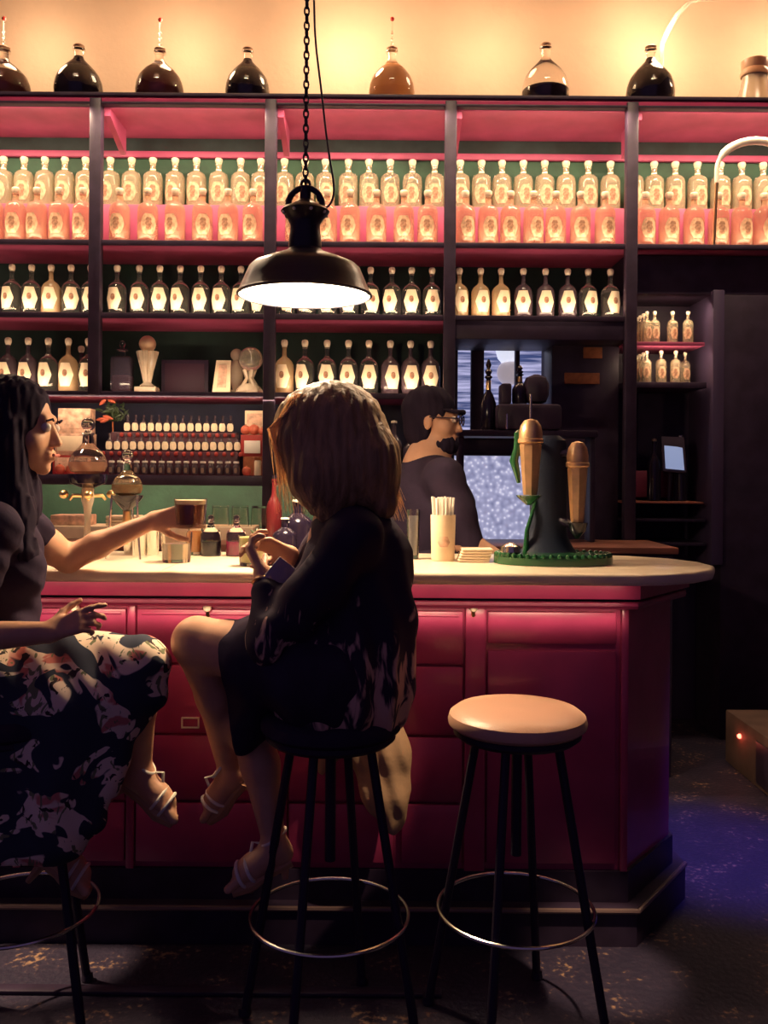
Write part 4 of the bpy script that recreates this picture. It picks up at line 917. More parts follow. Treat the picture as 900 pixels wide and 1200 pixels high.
c = P(555, 650, 2.84); c.z = CT + .001; t_ = thing('napkin_stack', 'slanting stack of tan napkins between straws and green press', 'napkins', c)
for k in range(5):
    MB().box(c + Vector((-.052 + k * .003, -.04, k * .0085)), c + Vector((.046 + k * .003, .04, k * .0085 + .0075)), .003).build('napkin', M['paper'], t_)
# green press with two bronze cups
c = P(648, 650, 2.80); c.z = CT + .001
t_ = thing('citrus_press', 'green cast double press with two faceted bronze cups on ribbed base', 'juicer', c)
def oval(a, b, n=40): return [(c.x + a * math.cos(2 * PI * k / n), c.y + b * math.sin(2 * PI * k / n)) for k in range(n)]
MB().prism(oval(.185, .12), c.z, c.z + .022).build('base', M['gmetal'], t_); MB().prism(oval(.168, .104), c.z + .022, c.z + .030).build('base_plate', M['gmetal'], t_)
rb = MB()
for k in range(44):
    a_ = 2 * PI * k / 44; rb.ball((c.x + .176 * math.cos(a_), c.y + .111 * math.sin(a_), c.z + .026), .0085, 8, 6, (1, 1, 1.2))
tag(rb.build('ribbed_edge', M['gmetal'], t_), kind=None)
cd = Vector((P(638, 600, 2.86).x, 2.86, c.z))
cm = MB().lathe([(.092, .028), (.080, .045), (.062, .080), (.058, .12), (.060, .20), (.062, .34), (.056, .385), (.034, .40)], cd + Vector((.012, 0, 0)), 24, sy=.55)
cm.build('column', mat('dark_enamel', (.022, .028, .05), .55, spec=.2), t_)
MB().tube([cd + Vector((-.062, -.02, .03)), cd + Vector((-.060, -.03, .10)), cd + Vector((-.045, -.03, .15)), cd + Vector((-.03, -.02, .20))], [.010, .007, .006, .005], 10).build('curved_brace', M['gmetal'], t_)
q_ = [P(607, 507, 2.79), P(606, 525, 2.79), P(602, 540, 2.79), P(606, 555, 2.79), P(608, 566, 2.79)]
MB().tube([cd + Vector((-.02, 0, .375)), q_[0]] + q_, [.009, .010, .012, .011, .014, .010, .006], 12).build('side_lever', M['gmetal'], t_)
MB().tube([cd + Vector((0, 0, .33)), cd + Vector((.07, -.02, .345)), P(677, 527, 2.81)], [.02, .016, .014], 10).build('head_arm', M['winedark'], t_)
def cup(px, y0, y1, Y, w, label):
    p0, p1 = P(px, y0, Y), P(px, y1, Y); H = p0.z - p1.z; c_ = Vector((p0.x, Y, p1.z))
    k = MB().lathe([(w * .56, 0), (w * .62, H * .05), (w * .92, H * .66)], c_, 8, sy=.9); k.build('cup', M['copper'], t_, smooth=0)
    MB().lathe([(w * .86, H * .655), (w * .86, H * .675), (w * 1.0, H * .68), (w * 1.06, H * .69), (w * 1.06, H * .73), (w * .98, H * .74), (w * .98, H * .82), (w * .86, H * .91), (w * .55, H * .98), (w * .1, H)], c_, 20).build('dome', M['copper'], t_)
    return c_, H
ca, Ha = cup(622, 491, 580, 2.76, .037, ''); cb_, Hb = cup(677, 517, 612, 2.76, .034, '')
MB().tube([ca + Vector((0, 0, Ha)), ca + Vector((0, 0, Ha + .055))], .004, 8).build('rod', M['chrome'], t_)
MB().lathe([(.008, -.03), (.036, -.006), (.040, .0)], ca + Vector((-.004, 0, -.001)), 18).build('cup_rest', M['gmetal'], t_)
MB().lathe([(.006, -.05), (.026, -.026), (.033, -.001)], cb_, 18).build('cup_rest', M['winedark'], t_)
MB().tube([cd + Vector((.03, 0, .14)), cb_ + Vector((-.01, .05, -.01)), cb_ + Vector((0, 0, -.03))], .012, 8).build('arm', M['winedark'], t_)
MB().lathe([(.03, .03), (.034, .034), (.030, .052), (.012, .062), (0, .064)], (P(603, 0, 2.80).x, 2.80, c.z), 20).build('drip_dome', M['chrome'], t_)
# dark coffee machine silhouette and ornate bottle in front of the little window
MZ = P(578, 505, 4.35).z + .001; c = P(602, 500, 4.3); c.z = MZ
t_ = thing('coffee_machine', 'dark machine with pipes in front of the small window', 'machine', c)
mb = MB().box((P(584, 0, 4.3).x, 4.24, MZ), (P(660, 0, 4.3).x, 4.42, P(600, 474, 4.3).z), .02); mb.box((P(590, 0, 4.3).x, 4.26, P(600, 474, 4.3).z), (P(602, 0, 4.3).x, 4.38, P(600, 450, 4.3).z), .01)
mb.build('body', M['black'], t_)
MB().box((P(618, 0, 4.3).x, 4.27, P(600, 474, 4.3).z), (P(648, 0, 4.3).x, 4.40, P(600, 438, 4.3).z), .05).build('hopper', M['black'], t_)
for px, y0, y1 in ((594, 485, 503), (622, 462, 480)):
    MB().tube([P(px, y1, 4.19), P(px, y0, 4.19)], .005, 6).build('pipe', M['chrome'], t_)
def finial(px, Y, ytop, yb, label):
    b = P(px, yb, Y); h = P(px, ytop, Y).z - b.z; t_ = thing('ornate_bottle', label, 'bottle', b)
    MB().lathe([(.034, 0), (.038, .01), (.038, h * .38), (.024, h * .50), (.012, h * .56), (.011, h * .72), (.020, h * .75), (.010, h * .78), (.018, h * .83), (.008, h * .87), (.014, h * .92), (.004, h)], b, 18).build('body', M['winedark'], t_)
    MB().lathe([(.0122, h * .57), (.0126, h * .60), (.0116, h * .70)], b, 12).build('foil', M['brass'], t_)
zt2 = P(578, 505, 4.35).z
MB().box((P(540, 0, 4.3).x, 4.25, zt2 - .03), (P(702, 0, 4.3).x, 4.47, zt2), .004).build('ledge', M['black'], bc)
MB().box((P(541, 0, 4.3).x, 4.3, BZ), (P(548, 0, 4.3).x, 4.42, zt2 - .03), .004).build('ledge_leg', M['black'], bc)
MB().box((P(696, 0, 4.3).x, 4.3, BZ), (P(702, 0, 4.3).x, 4.42, zt2 - .03), .004).build('ledge_leg', M['black'], bc)
finial(572.0, 4.33, 421, 505, 'dark ornate bottle silhouetted at left of the small window')
b_ = P(608, 468, 4.30); finial(609, 4.325, 428, 473.5, 'dark finial-topped bottle on the machine before the small window')
# till and bottle in the dark niche at right
c = Vector((P(790, 0, 4.66).x, 4.70, P(790, 552, 4.66).z)); 
t_ = thing('card_terminal', 'tilted screen glowing pale blue on the dark niche shelf', 'screen', c)
nb = P(790, 584, 4.66).z + .005
sc_ = MB(); p00, p10, p11, p01 = P(780, 549, 4.64), P(802, 551, 4.64), P(799, 515, 4.70), P(778, 514, 4.70)
def quadbox(ps, th):
    n = (ps[1] - ps[0]).cross(ps[3] - ps[0]).normalized() * th; m = MB().add(list(ps) + [p + (n if n.y > 0 else -n) for p in ps], [(0, 1, 2, 3), (7, 6, 5, 4), (0, 4, 5, 1), (1, 5, 6, 2), (2, 6, 7, 3), (3, 7, 4, 0)]); return m
g_ = .012; bz_ = [p00 + Vector((-g_, 0, -g_)), p10 + Vector((g_, 0, -g_)), p11 + Vector((g_, 0, g_)), p01 + Vector((-g_, 0, g_))]
quadbox([v + Vector((0, .002, 0)) for v in bz_], .014).build('casing', M['black'], t_); quadbox([p00, p10, p11, p01], .001).build('display', M['bluescreen'], t_)
mb = MB(); mb.tube([Vector(((p00.x + p10.x) / 2, 4.69, P(790, 530, 4.69).z)), Vector(((p00.x + p10.x) / 2, 4.74, P(790, 588, 4.6).z + .002))], .012, 8); mb.build('stand', M['iron'], t_)
tall_bottle(766, 4.68, P(790, 588, 4.6).z, .036, .325, 'dark bottle with brassy cap beside the pale blue screen', M['winedark'], cap=M['brass'])
tall_bottle(797, 4.73, P(790, 588, 4.6).z, .036, .345, 'dark bottle standing behind the pale blue screen', M['winedark'], cap=M['chrome'])

# ================================================================== PENDANT LAMP
s = LAMP_Y / F; L0 = LAMP
t_ = thing('pendant_lamp', 'black enamelled factory pendant lamp on a chain over the bar', 'lamp', L0)
prof = [(78, 0), (78.5, 2), (77, 4), (71, 18), (65, 32), (60, 36.5), (45, 43), (32, 48), (24, 51), (19, 55)]
ip = [(a - 1.2, b - 1) for a, b in prof]
sh_ = MB().lathe([(a * s, b * s) for a, b in prof + ip[::-1]], L0, 56, cap=False); shd = sh_.build('lamp_shade', M['shade'], t_)
MB().lathe([(76.4 * s, .4 * s), (72 * s, 15 * s), (65.5 * s, 29 * s), (59 * s, 35 * s), (34 * s, 46 * s), (.001, 47 * s)], L0, 48, cap=False).build('shade_lining', M['shade_in'], shd)
MB().tube([L0 + Vector((78 * s * math.cos(a), 78 * s * math.sin(a), 1 * s)) for a in [2 * PI * k / 56 for k in range(56)]], 1.3 * s, 8, closed=True).build('rim', M['shade'], shd)
MB().lathe([(.001, 1.6 * s), (40 * s, 1.8 * s), (70 * s, 4 * s), (74 * s, 6 * s), (70 * s, 8 * s), (.001, 8 * s)], L0, 48).build('diffuser', mat('glowing_diffuser', (1, 1, .95), .5, emit=(1.0, .93, .76), es=8.0), t_)
MB().lathe([(19, 54), (19.5, 60), (18, 74), (17.5, 84), (21, 88), (21, 92), (27.5, 96), (28.5, 99), (24, 104), (20, 108), (14, 112), (8, 116), (6, 124), (6, 128)] and [(a * s, b * s) for a, b in [(19, 54), (19.5, 60), (18, 74), (17.5, 84), (21, 90), (24, 94), (28.5, 99), (26, 102), (20, 105), (12, 109), (7, 113), (6, 124), (6, 128)]], L0, 32).build('housing', M['shade'], t_)
hb = MB()
for k in range(8):
    a_ = k * PI / 4 + .35; hb.ball(L0 + Vector((25.5 * s * math.cos(a_), 25.5 * s * math.sin(a_), 96.3 * s)), 2.2 * s, 8, 6)
hb.build('vent_hole_dots', M['white'], t_)  # white balls put in for the bright vent holes of the collar
MB().tube([L0 + Vector((20 * s * math.cos(a), 0, (107 + 20 * math.sin(a)) * s)) for a in [PI * k / 14 for k in range(15)]], 3.6 * s, 10).build('yoke', M['shade'], t_)
MB().tube([L0 + Vector((5 * s * math.cos(a), 0, (131 + 5 * math.sin(a)) * s)) for a in [2 * PI * k / 12 for k in range(12)]], 1.8 * s, 8, closed=True).build('hanging_ring', M['iron'], t_)
ch = MB(); z = L0.z + 136 * s; pitch = 8.6 * s; k = 0
while z < 4.39:
    pts = []
    for q in range(12):
        a_ = 2 * PI * q / 12; u_, v_ = 2.6 * s * math.cos(a_), (5.6 * s) * math.sin(a_)
        pts.append(Vector((L0.x + (u_ if k % 2 else u_ * .3), L0.y + (u_ * .3 if k % 2 else u_), z + v_)))
    ch.tube(pts, 1.15 * s, 6, closed=True); z += pitch; k += 1
ch.build('chain', M['iron'], t_)
cpts = [(367, -180), (367, -60), (368, 0), (370, 50), (377, 110), (382, 155), (387, 190), (391, 215), (390, 232), (383, 243), (375, 238), (371, 230)]
cp = [P(a, b, LAMP_Y) for a, b in cpts]; cp.insert(0, Vector((cp[0].x, LAMP_Y, 4.4)))
sm = []
for i in range(len(cp) - 1):
    p0, p1, p2, p3 = cp[max(i - 1, 0)], cp[i], cp[i + 1], cp[min(i + 2, len(cp) - 1)]
    for q in range(6):
        t = q / 6; sm.append(.5 * ((2 * p1) + (p2 - p0) * t + (2 * p0 - 5 * p1 + 4 * p2 - p3) * t * t + (-p0 + 3 * p1 - 3 * p2 + p3) * t ** 3))
MB().tube(sm + [cp[-1]], 1.25 * s, 8).build('power_cable', M['iron'], t_)
bulb = light('pendant_glow', 'POINT', L0 + Vector((0, 0, -.05)), 14, color=(1.0, .72, .42), shadow_soft_size=0.04)
bulb = light('pendant_bulb', 'SPOT', L0 + Vector((0, 0, -.004)), 170, color=(1.0, .70, .40), target=L0 + Vector((0, 0, -1)), spot_size=2.65, spot_blend=0.9, shadow_soft_size=0.10)

# ================================================================== STOOLS
def stool(x, y, seatm, label, rz=0):
    t_ = thing('bar_stool', label, 'stool', (x, y, 0)); t_.rotation_euler[2] = 0
    c = Vector((x, y, 0)); r = .168
    MB().lathe([(.02, .700), (r * .93, .703), (r, .712), (r * 1.01, .722), (r * .985, .736), (r * .90, .747), (r * .6, .752), (.001, .753)], c + Vector((0, 0, .03)), 48).build('seat', seatm, t_)
    MB().lathe([(.05, .675), (r * .86, .680), (r * .93, .690), (r * .93, .7015)], c + Vector((0, 0, .03)), 40).build('seat_frame', M['iron'], t_)
    for k in range(4):
        a = rz + PI / 4 + k * PI / 2; d = Vector((math.cos(a), math.sin(a), 0))
        l = MB().tube([c + d * .10 + Vector((0, 0, .712)), c + d * .175 + Vector((0, 0, .29)), c + d * .225 + Vector((0, 0, .012))], .011, 10).build('leg', M['iron'], t_)
        MB().lathe([(.014, 0), (.016, .003), (.014, .02)], c + d * .227, 12).build('foot_cap', M['iron'], l)
    MB().tube([c + Vector((.190 * math.cos(a), .190 * math.sin(a), .29)) for a in [2 * PI * k / 64 for k in range(64)]], .0048, 8, closed=True).build('foot_ring', M['chrome'], t_)
    MB().tube([c + Vector((0, 0, .712)), c + Vector((0, 0, .42))], .013, 10).build('screw_post', M['iron'], t_)
SX, SY = P(606, 843, 2.2).x, 2.2
stool(SX, SY, M['seat'], 'empty bar stool with round tan seat and thin steel foot ring', .38)
BX, BY = P(388, 843, 2.16).x, 2.16
stool(BX, BY, M['cloth'], 'dark-seated bar stool under the blonde woman', .45)
AX, AY = P(22, 843, 2.18).x, 2.18
stool(AX, AY, M['cloth'], 'dark bar stool under the woman in the floral skirt', .30)

# low cabinet with a red indicator at the far right, on the floor
bx = P(850, 860, 4.26).x
t_ = thing('equipment_box', 'low box with a glowing red indicator on the floor at right', 'box', (bx + .1, 3.8, 0))
MB().box((bx, 3.0, 0.001), (bx + .30, 4.26, .245), .006).build('casing', mat('dusty_brown_casing', (.13, .075, .06), .7, var=.3, scale=8), t_)
MB().box((bx - .006, 3.02, .02), (bx, 3.90, .205), .003).build('front_grille', M['black'], t_)
MB().ball((bx - .004, 4.08, .17), .011, 12, 8).build('indicator', M['led'], t_)
light('indicator_glow', 'POINT', (bx - .04, 4.08, .17), .08, color=(1, .15, .08), shadow_soft_size=.02)

# ================================================================== PEOPLE
def strands(name, m, parent, paths, r=.0016, n=4):
    mb = MB()
    for p in paths:
        k = len(p); mb.tube(p, [r * (1 - .75 * (i / (k - 1))) for i in range(k)], n)
    return mb.build(name, m, parent)
def hairnoise(ax=(120, 120, 8), amp=.003):
    return lambda x, y, z: amp * (np.sin(x * ax[0] + z * 7) * np.cos(y * ax[1] + z * 5) + .6 * np.sin(x * ax[0] * 2.1 + y * 60 + z * 11))
def V3(px, py, Y): return P(px, py, Y)

# ---------------- woman on the left: black top, floral skirt, raised drink
A = thing('person', 'woman with long black hair in floral skirt raising a drink, seated at left', 'person', (V3(10, 0, 2.22).x, 2.22, .79))
hip = V3(-2, 794, 2.22); 
S = SDF(.0045)
head = V3(20, 501, 2.32)
g = add_head(S, head, (1, .02, -.04), sc=1.04)
nk0 = head + Vector((-.022, 0, -.09)); nk1 = V3(-2, 612, 2.29)
S.chain([nk0, nk1], [.050, .056], .02)
# torso
S.chain([nk1 + Vector((0, .0, -.01)), V3(-12, 650, 2.26), V3(-14, 720, 2.24), V3(-10, 765, 2.22), hip], [.075, .105, .088, .100, .125], .06)
S.chain([V3(-6, 618, 2.42), V3(-6, 618, 2.10)], [.050, .050], .05)
S.ell(V3(18, 668, 2.32), .056, k=.04); S.ell(V3(18, 670, 2.20), .056, k=.04)
# far (left) arm resting its elbow on the counter and raising the glass
shf = V3(26, 614, 2.40); elf = V3(80, 655, 2.50); wrf = V3(180, 610, 2.50)
S.chain([shf, (shf + elf) / 2 + Vector((.0, .01, -.012)), elf], [.048, .043, .037], .025)
S.chain([elf, elf.lerp(wrf, .35) + Vector((0, 0, .002)), wrf], [.037, .036, .0225], .015)
GL = V3(223, 601, 2.50)
add_hand(S, wrf, (.97, -.10, .16), (.15, .98, -.05), -1, curl=(.40, .45, .50, .55), sc=.86, thc=.45, spread=.18)
# near (right) arm lying along the lap
shn = V3(-10, 620, 2.09); eln = V3(-52, 748, 2.02); wrn = V3(58, 741, 2.04)
S.chain([shn, eln, wrn], [.048, .040, .024], .02)
add_hand(S, wrn, (.93, .12, .34), (.0, .85, -.5), 1, curl=(.22, .50, .62, .66), sc=.80, thc=.3, spread=.12)
# legs: near leg crossed over the far one
kn = V3(163, 785, 2.18); anl = V3(163, 905, 2.26)
S.chain([hip + Vector((0, -.07, 0)), kn], [.095, .062], .03)
S.chain([kn, kn.lerp(anl, .35) + Vector((-.012, .012, 0)), anl], [.058, .050, .030], .02)
kf = V3(178, 790, 2.34); anf = V3(84, 985, 2.28)
kf2 = V3(160, 796, 2.33)
S.chain([hip + Vector((0, .09, -.01)), kf2], [.095, .060], .03)
sh2 = V3(66, 992, 2.20)
S.chain([kf2, kf2.lerp(sh2, .35) + Vector((.006, .0, 0)), sh2], [.055, .048, .030], .02)
def foot(S, an, toe, side=(0, 1, 0), sc=1.0):
    an = Vector(an); toe = Vector(toe); d = (toe - an); heel = an - d.normalized() * .022 + Vector((0, 0, -.030)); ball = an.lerp(toe, .68)
    S.chain([an, heel], [.031, .025], .015); S.chain([heel, ball], [.024, .024], .02); S.chain([an, an.lerp(toe, .5), ball], [.028, .026, .022], .02)
    s_ = Vector(side).normalized()
    for i, o in enumerate((-.026, -.012, 0, .012, .024)):
        b_ = ball + s_ * o * .8; t_ = toe + s_ * o - d.normalized() * (.004 + .005 * i); S.cone(b_, t_, .012, .0085 if i else .011, k=.005)
    return heel, ball
h1, b1 = foot(S, anl, V3(208, 958, 2.24))
h2, b2 = foot(S, sh2, V3(106, 1041, 2.16))
# the supporting foot placed low on the stool ring
bodyA = S.build('body', M['skin'], A)
def sandal(name, h, b, toe, parent, heelpt=None):
    d = (toe - h).normalized(); s_ = Vector((0, 1, 0)); n = d.cross(s_).normalized(); n = n if n.z < 0 else -n
    mb = MB(); o = n * .024
    mb.tube([h + o * 1.05 - d * .01, h.lerp(b, .5) + o * 1.15, b + o * 1.1, toe + o * .55], [.020, .016, .026, .018], 10); so = mb.build(name, M['leather'], parent)
    st = MB()
    for c_, r_ in ((b + d * .005, .031), (b - d * .02, .031)):
        st.tube([c_ + (s_ * math.cos(a) * 1.15 + n * math.sin(a)) * r_ for a in [2 * PI * k / 20 for k in range(20)]], .0045, 6, closed=True)
    an_ = h - n * .045
    st.tube([b + n * .02 + d * .005, b.lerp(an_, .5) - n * .035, an_ + d * .034], .004, 6)
    st.tube([an_ + (s_ * math.cos(a) + d * math.sin(a)) * .034 for a in [2 * PI * k / 20 for k in range(20)]], .004, 6, closed=True)
    st.build('strap', M['white'], so)
    hp = heelpt or (h + o * 1.0 + n * .07 - d * .012); MB().tube([h + o * .7, hp], [.016, .007], 8).build('heel', M['leather'], so)
sandal('sandal', h1, b1, V3(208, 958, 2.24), A, V3(133, 932, 2.25)); sandal('sandal', h2, b2, V3(106, 1041, 2.16), A)
# eyes
for q in (-1, 1): 
    MB().ball(g(.083, q * .031, .003), .0125, 14, 10).build('eye', M['eye'], A)
    MB().tube([g(.096, q * .018, .020), g(.099, q * .032, .024), g(.088, q * .046, .018)], .0028, 6).build('eyebrow', M['hairblack'], A)
MB().tube([g(.0995, -.018, -.0645), g(.104, 0, -.0655), g(.0995, .018, -.0645)], .0042, 8).build('lips', mat('lips', (.45, .12, .10), .35), A)
# hair
S = SDF(.0055); S.ell(g(-.020, 0, .032), (.107, .095, .103), k=.02); S.ell(g(-.055, 0, -.03), (.085, .092, .11), k=.03)
S.chain([g(-.05, -.0, -.03), V3(-6, 590, 2.30), V3(-14, 680, 2.26)], [.098, .100, .085], .05)
S.chain([g(.010, -.082, -.0), g(.012, -.088, -.06), V3(20, 605, 2.22), V3(22, 650, 2.19), V3(18, 690, 2.17)], [.022, .026, .036, .036, .014], .04)
S.chain([g(.010, .082, -.0), g(.012, .088, -.06), V3(10, 610, 2.42)], [.022, .024, .034], .04)
S.ell(g(.130, 0, -.004), (.072, .094, .119), k=.012, sub=True)
S.build('hair', M['hairblack'], A, noise=hairnoise((170, 170, 9), .0032))
paths = []
for i in range(260):
    a = random.uniform(-1.7, 1.7); c_ = g(-.03 + .03 * math.cos(a * .5), .088 * math.sin(a), .06); x0 = random.uniform(-.07, .01)
    e_ = g(x0 - .03, .1 * math.sin(a), -.17 + random.uniform(-.1, .03)); paths.append([g(x0, .04 * math.sin(a), .118), c_, (c_ + e_) / 2 + Vector((-.01, .03 * math.sin(a) * .4, 0)), e_])
strands('hair_strands', M['hairsheen'], A, paths, .0020)
# top: short sleeves, open neck
S = SDF(.005)
S.chain([nk1 + Vector((-.005, .0, -.045)), V3(-12, 650, 2.26), V3(-14, 720, 2.24), V3(-12, 790, 2.22), V3(-6, 812, 2.22)], [.084, .122, .108, .118, .122], .06)
S.chain([V3(-6, 621, 2.42), V3(-6, 621, 2.10)], [.062, .062], .05)
S.ell(V3(19, 668, 2.32), .066, k=.04); S.ell(V3(19, 670, 2.20), .066, k=.04)
S.chain([shf, shf.lerp(elf, .22)], [.058, .056], .02); S.chain([shn, shn.lerp(eln, .75)], [.062, .056], .02)
S.build('top', M['cloth'], A, noise=lambda x, y, z: .003 * np.sin(z * 90 + x * 30 + y * 40) * np.sin(x * 50 + z * 20))
# skirt: over both thighs, draping down on the near side
S = SDF(.0055)
S.chain([V3(-14, 790, 2.22), V3(-8, 803, 2.22)], [.125, .145], .04)
S.chain([hip + Vector((0, -.07, 0)), V3(85, 783, 2.19), kn + Vector((-.005, 0, .0))], [.118, .095, .077], .04)
S.chain([hip + Vector((0, .09, 0)), kf2 + Vector((-.02, 0, 0))], [.115, .074], .04)
S.chain([kn + Vector((.0, -.01, .01)), V3(168, 812, 2.17), V3(152, 838, 2.16)], [.072, .052, .022], .03)
for a_, b_, ra, rb in ((V3(0, 835, 2.14), V3(20, 985, 2.08), .10, .07), (V3(60, 830, 2.12), V3(60, 985, 2.07), .09, .06), (V3(110, 825, 2.12), V3(105, 960, 2.09), .07, .045), (V3(-50, 840, 2.2), V3(-50, 990, 2.15), .10, .09), (V3(140, 822, 2.14), V3(130, 905, 2.11), .05, .02)):
    S.cone(a_, b_, ra, rb, k=.06)
S.clip(V3(50, 1000, 2.1), (-.15, 0, -1))
S.build('skirt', M['floral'], A, noise=lambda x, y, z: .006 * np.sin(x * 42 + z * 6 + np.sin(z * 14)) * np.clip((.95 - z) * 4, .25, 1.3) + .0025 * np.sin(x * 70 + z * 60))
# the drink she holds
t_, c = tumbler(223, 2.50, GL.z - .043, .046, .082, 'frothy brown drink in a short glass held up by black-haired woman', M['colaliq'], .80, name='held_drink')
MB().lathe([(.0415, .0665), (.0432, .078), (0, .0795)], c, 24).build('foam', M['foam'], t_)

# ---------------- blonde woman in the middle
B = thing('person', 'blonde woman in black printed top on middle stool looking down at phone', 'person', (BX, 2.16, .79))
S = SDF(.0045)
hipB = V3(392, 790, 2.17)
hd = V3(372, 528, 2.22)
gB = add_head(S, hd, (-.80, .42, -.42), up=(-.25, .12, 1), sc=1.0)
nB = V3(408, 606, 2.20)
S.chain([gB(-.03, 0, -.07), nB], [.050, .056], .02)
S.chain([nB + Vector((.01, 0, -.01)), V3(416, 650, 2.19), V3(412, 720, 2.18), V3(400, 762, 2.17), hipB], [.075, .110, .095, .105, .125], .06)
sBn = V3(415, 628, 2.05); sBf = V3(395, 620, 2.34)
S.chain([sBn, sBf], [.052, .050], .05)
eBn = V3(318, 752, 2.08); wBn = V3(308, 672, 2.16)
S.chain([sBn, sBn.lerp(eBn, .5) + Vector((.012, -.01, 0)), eBn], [.048, .044, .037], .02); S.chain([eBn, eBn.lerp(wBn, .4), wBn], [.037, .034, .023], .015)
eBf = V3(338, 700, 2.40); wBf = V3(340, 650, 2.34)
S.chain([sBf, eBf], [.047, .036], .02); S.chain([eBf, wBf], [.034, .023], .015)
add_hand(S, wBn, (-.35, .35, .55), (.45, .35, .5), 1, curl=(.55, .6, .65, .7), sc=.84, thc=.4)
add_hand(S, wBf, (-.80, -.15, .35), (-.1, -.55, -.6), -1, curl=(.45, .5, .55, .6), sc=.84, thc=.4)
# crossed (near) leg: knee high at left, shin hanging behind
kB = V3(231, 752, 2.22); aB = V3(270, 905, 2.36)
S.chain([hipB + Vector((-.03, -.08, 0)), hipB.lerp(kB, .5) + Vector((0, -.03, .01)), kB], [.100, .080, .060], .03)
S.chain([kB, kB.lerp(aB, .4) + Vector((.015, .0, 0)), aB], [.058, .050, .030], .02)
hb1, bb1 = foot(S, aB, V3(240, 957, 2.40))
# far leg down, foot on the ring
kB2 = V3(290, 845, 2.30); aB2 = V3(322, 992, 2.24)
S.chain([hipB + Vector((-.02, .08, -.01)), kB2], [.098, .058], .03)
S.chain([kB2, kB2.lerp(aB2, .35) + Vector((.010, -.008, 0)), aB2], [.053, .047, .027], .02)
hb2, bb2 = foot(S, aB2, V3(268, 1038, 2.20))
S.build('body', M['skin'], B)
sandal('sandal', hb1, bb1, V3(240, 957, 2.40), B); sandal('sandal', hb2, bb2, V3(268, 1038, 2.20), B, V3(334, 1030, 2.24))
for q in (-1, 1): MB().ball(gB(.083, q * .031, .003), .0125, 14, 10).build('eye', M['eye'], B)
MB().tube([gB(.0995, -.018, -.0645), gB(.104, 0, -.0655), gB(.0995, .018, -.0645)], .0042, 8).build('lips', bpy.data.materials['lips'], B)
# hair: heavy shoulder-length mass falling forward and back
S = SDF(.005); S.ell(gB(-.03, 0, .035), (.112, .098, .106), k=.03)
S.ell(V3(386, 520, 2.20), (.104, .100, .120), k=.05)
S.chain([V3(405, 500, 2.19), V3(425, 545, 2.16), V3(448, 590, 2.14)], [.095, .085, .038], .05)
S.chain([V3(385, 500, 2.18), V3(378, 560, 2.13), V3(392, 605, 2.12)], [.095, .070, .035], .05)
S.chain([V3(358, 495, 2.20), V3(352, 520, 2.15), V3(358, 552, 2.13)], [.062, .040, .012], .04)
S.chain([V3(358, 500, 2.32), V3(352, 530, 2.34)], [.055, .026], .04)
S.chain([V3(420, 520, 2.27), V3(440, 570, 2.24)], [.08, .05], .05)
S.build('hair', M['hairblonde'], B, noise=hairnoise((150, 150, 8), .002))
paths = []
top = V3(388, 462, 2.21)
for i in range(620):
    t = random.random(); side = random.choice((-1, -1, -1, 1))
    # ends around the silhouette: t 0 = forward curtain, 1 = back of the head
    if t < .20:
        k = random.random(); end = V3(326 + 36 * k + random.uniform(-3, 3), 580 + random.uniform(-25, 30), 2.22 + side * .07 + random.uniform(-.03, .03)); mid = V3(320 + 22 * k, 505, 2.22 + side * .08)
    else:
        k = (t - .22) / .78; end = V3(366 + 110 * k + random.uniform(-5, 5), 596 + random.uniform(-18, 12) + 4 * k, 2.19 + side * .09 * (1 - k * .5)); mid = V3(366 + 82 * k + random.uniform(-3, 3), 520, 2.20 + side * .10 * (1 - k * .6))
    st = top + Vector((random.uniform(-.05, .03), random.uniform(-.05, .05), random.uniform(-.012, .004)))
    m1 = st.lerp(mid, .45) + Vector((0, side * .028, .028)); 
    m2 = mid.lerp(end, .5) + Vector((.006 * math.sin(i), side * .008, 0))
    fl = random.uniform(0, .016); ctr = V3(392, 525, 2.20); mid = mid + (mid - ctr).normalized() * fl; m1 = m1 + (m1 - ctr).normalized() * fl * .8
    paths.append([st, m1, mid, m2, end])
strands('hair_strands', M['strand'], B, paths, .0015)
# top
S = SDF(.005)
S.chain([nB + Vector((.012, 0, -.040)), V3(418, 655, 2.19), V3(416, 720, 2.18), V3(405, 775, 2.17), V3(396, 812, 2.16)], [.084, .122, .118, .135, .156], .06)
S.chain([sBn, sBf], [.062, .060], .05)
S.chain([V3(440, 640, 2.15), V3(456, 720, 2.14), V3(450, 800, 2.14), V3(444, 838, 2.14)], [.050, .050, .055, .048], .05)
S.chain([sBn, sBn.lerp(eBn, .5) + Vector((.012, -.01, 0)), eBn, eBn.lerp(wBn, .70)], [.062, .062, .052, .036], .02)
S.chain([sBf, eBf, eBf.lerp(wBf, .35)], [.060, .050, .042], .02)
S.chain([V3(360, 700, 2.14), V3(325, 765, 2.14), V3(312, 790, 2.13)], [.060, .055, .03], .05)
S.clip(V3(400, 862, 2.1), (0, 0, -1))
S.build('top', M['print'], B, noise=lambda x, y, z: .0045 * np.sin(x * 60 + y * 50 + z * 8 + np.sin(z * 18)) * np.clip((1.3 - z) * 4, .2, 1.4) + .0015 * np.sin(z * 70 + x * 40))
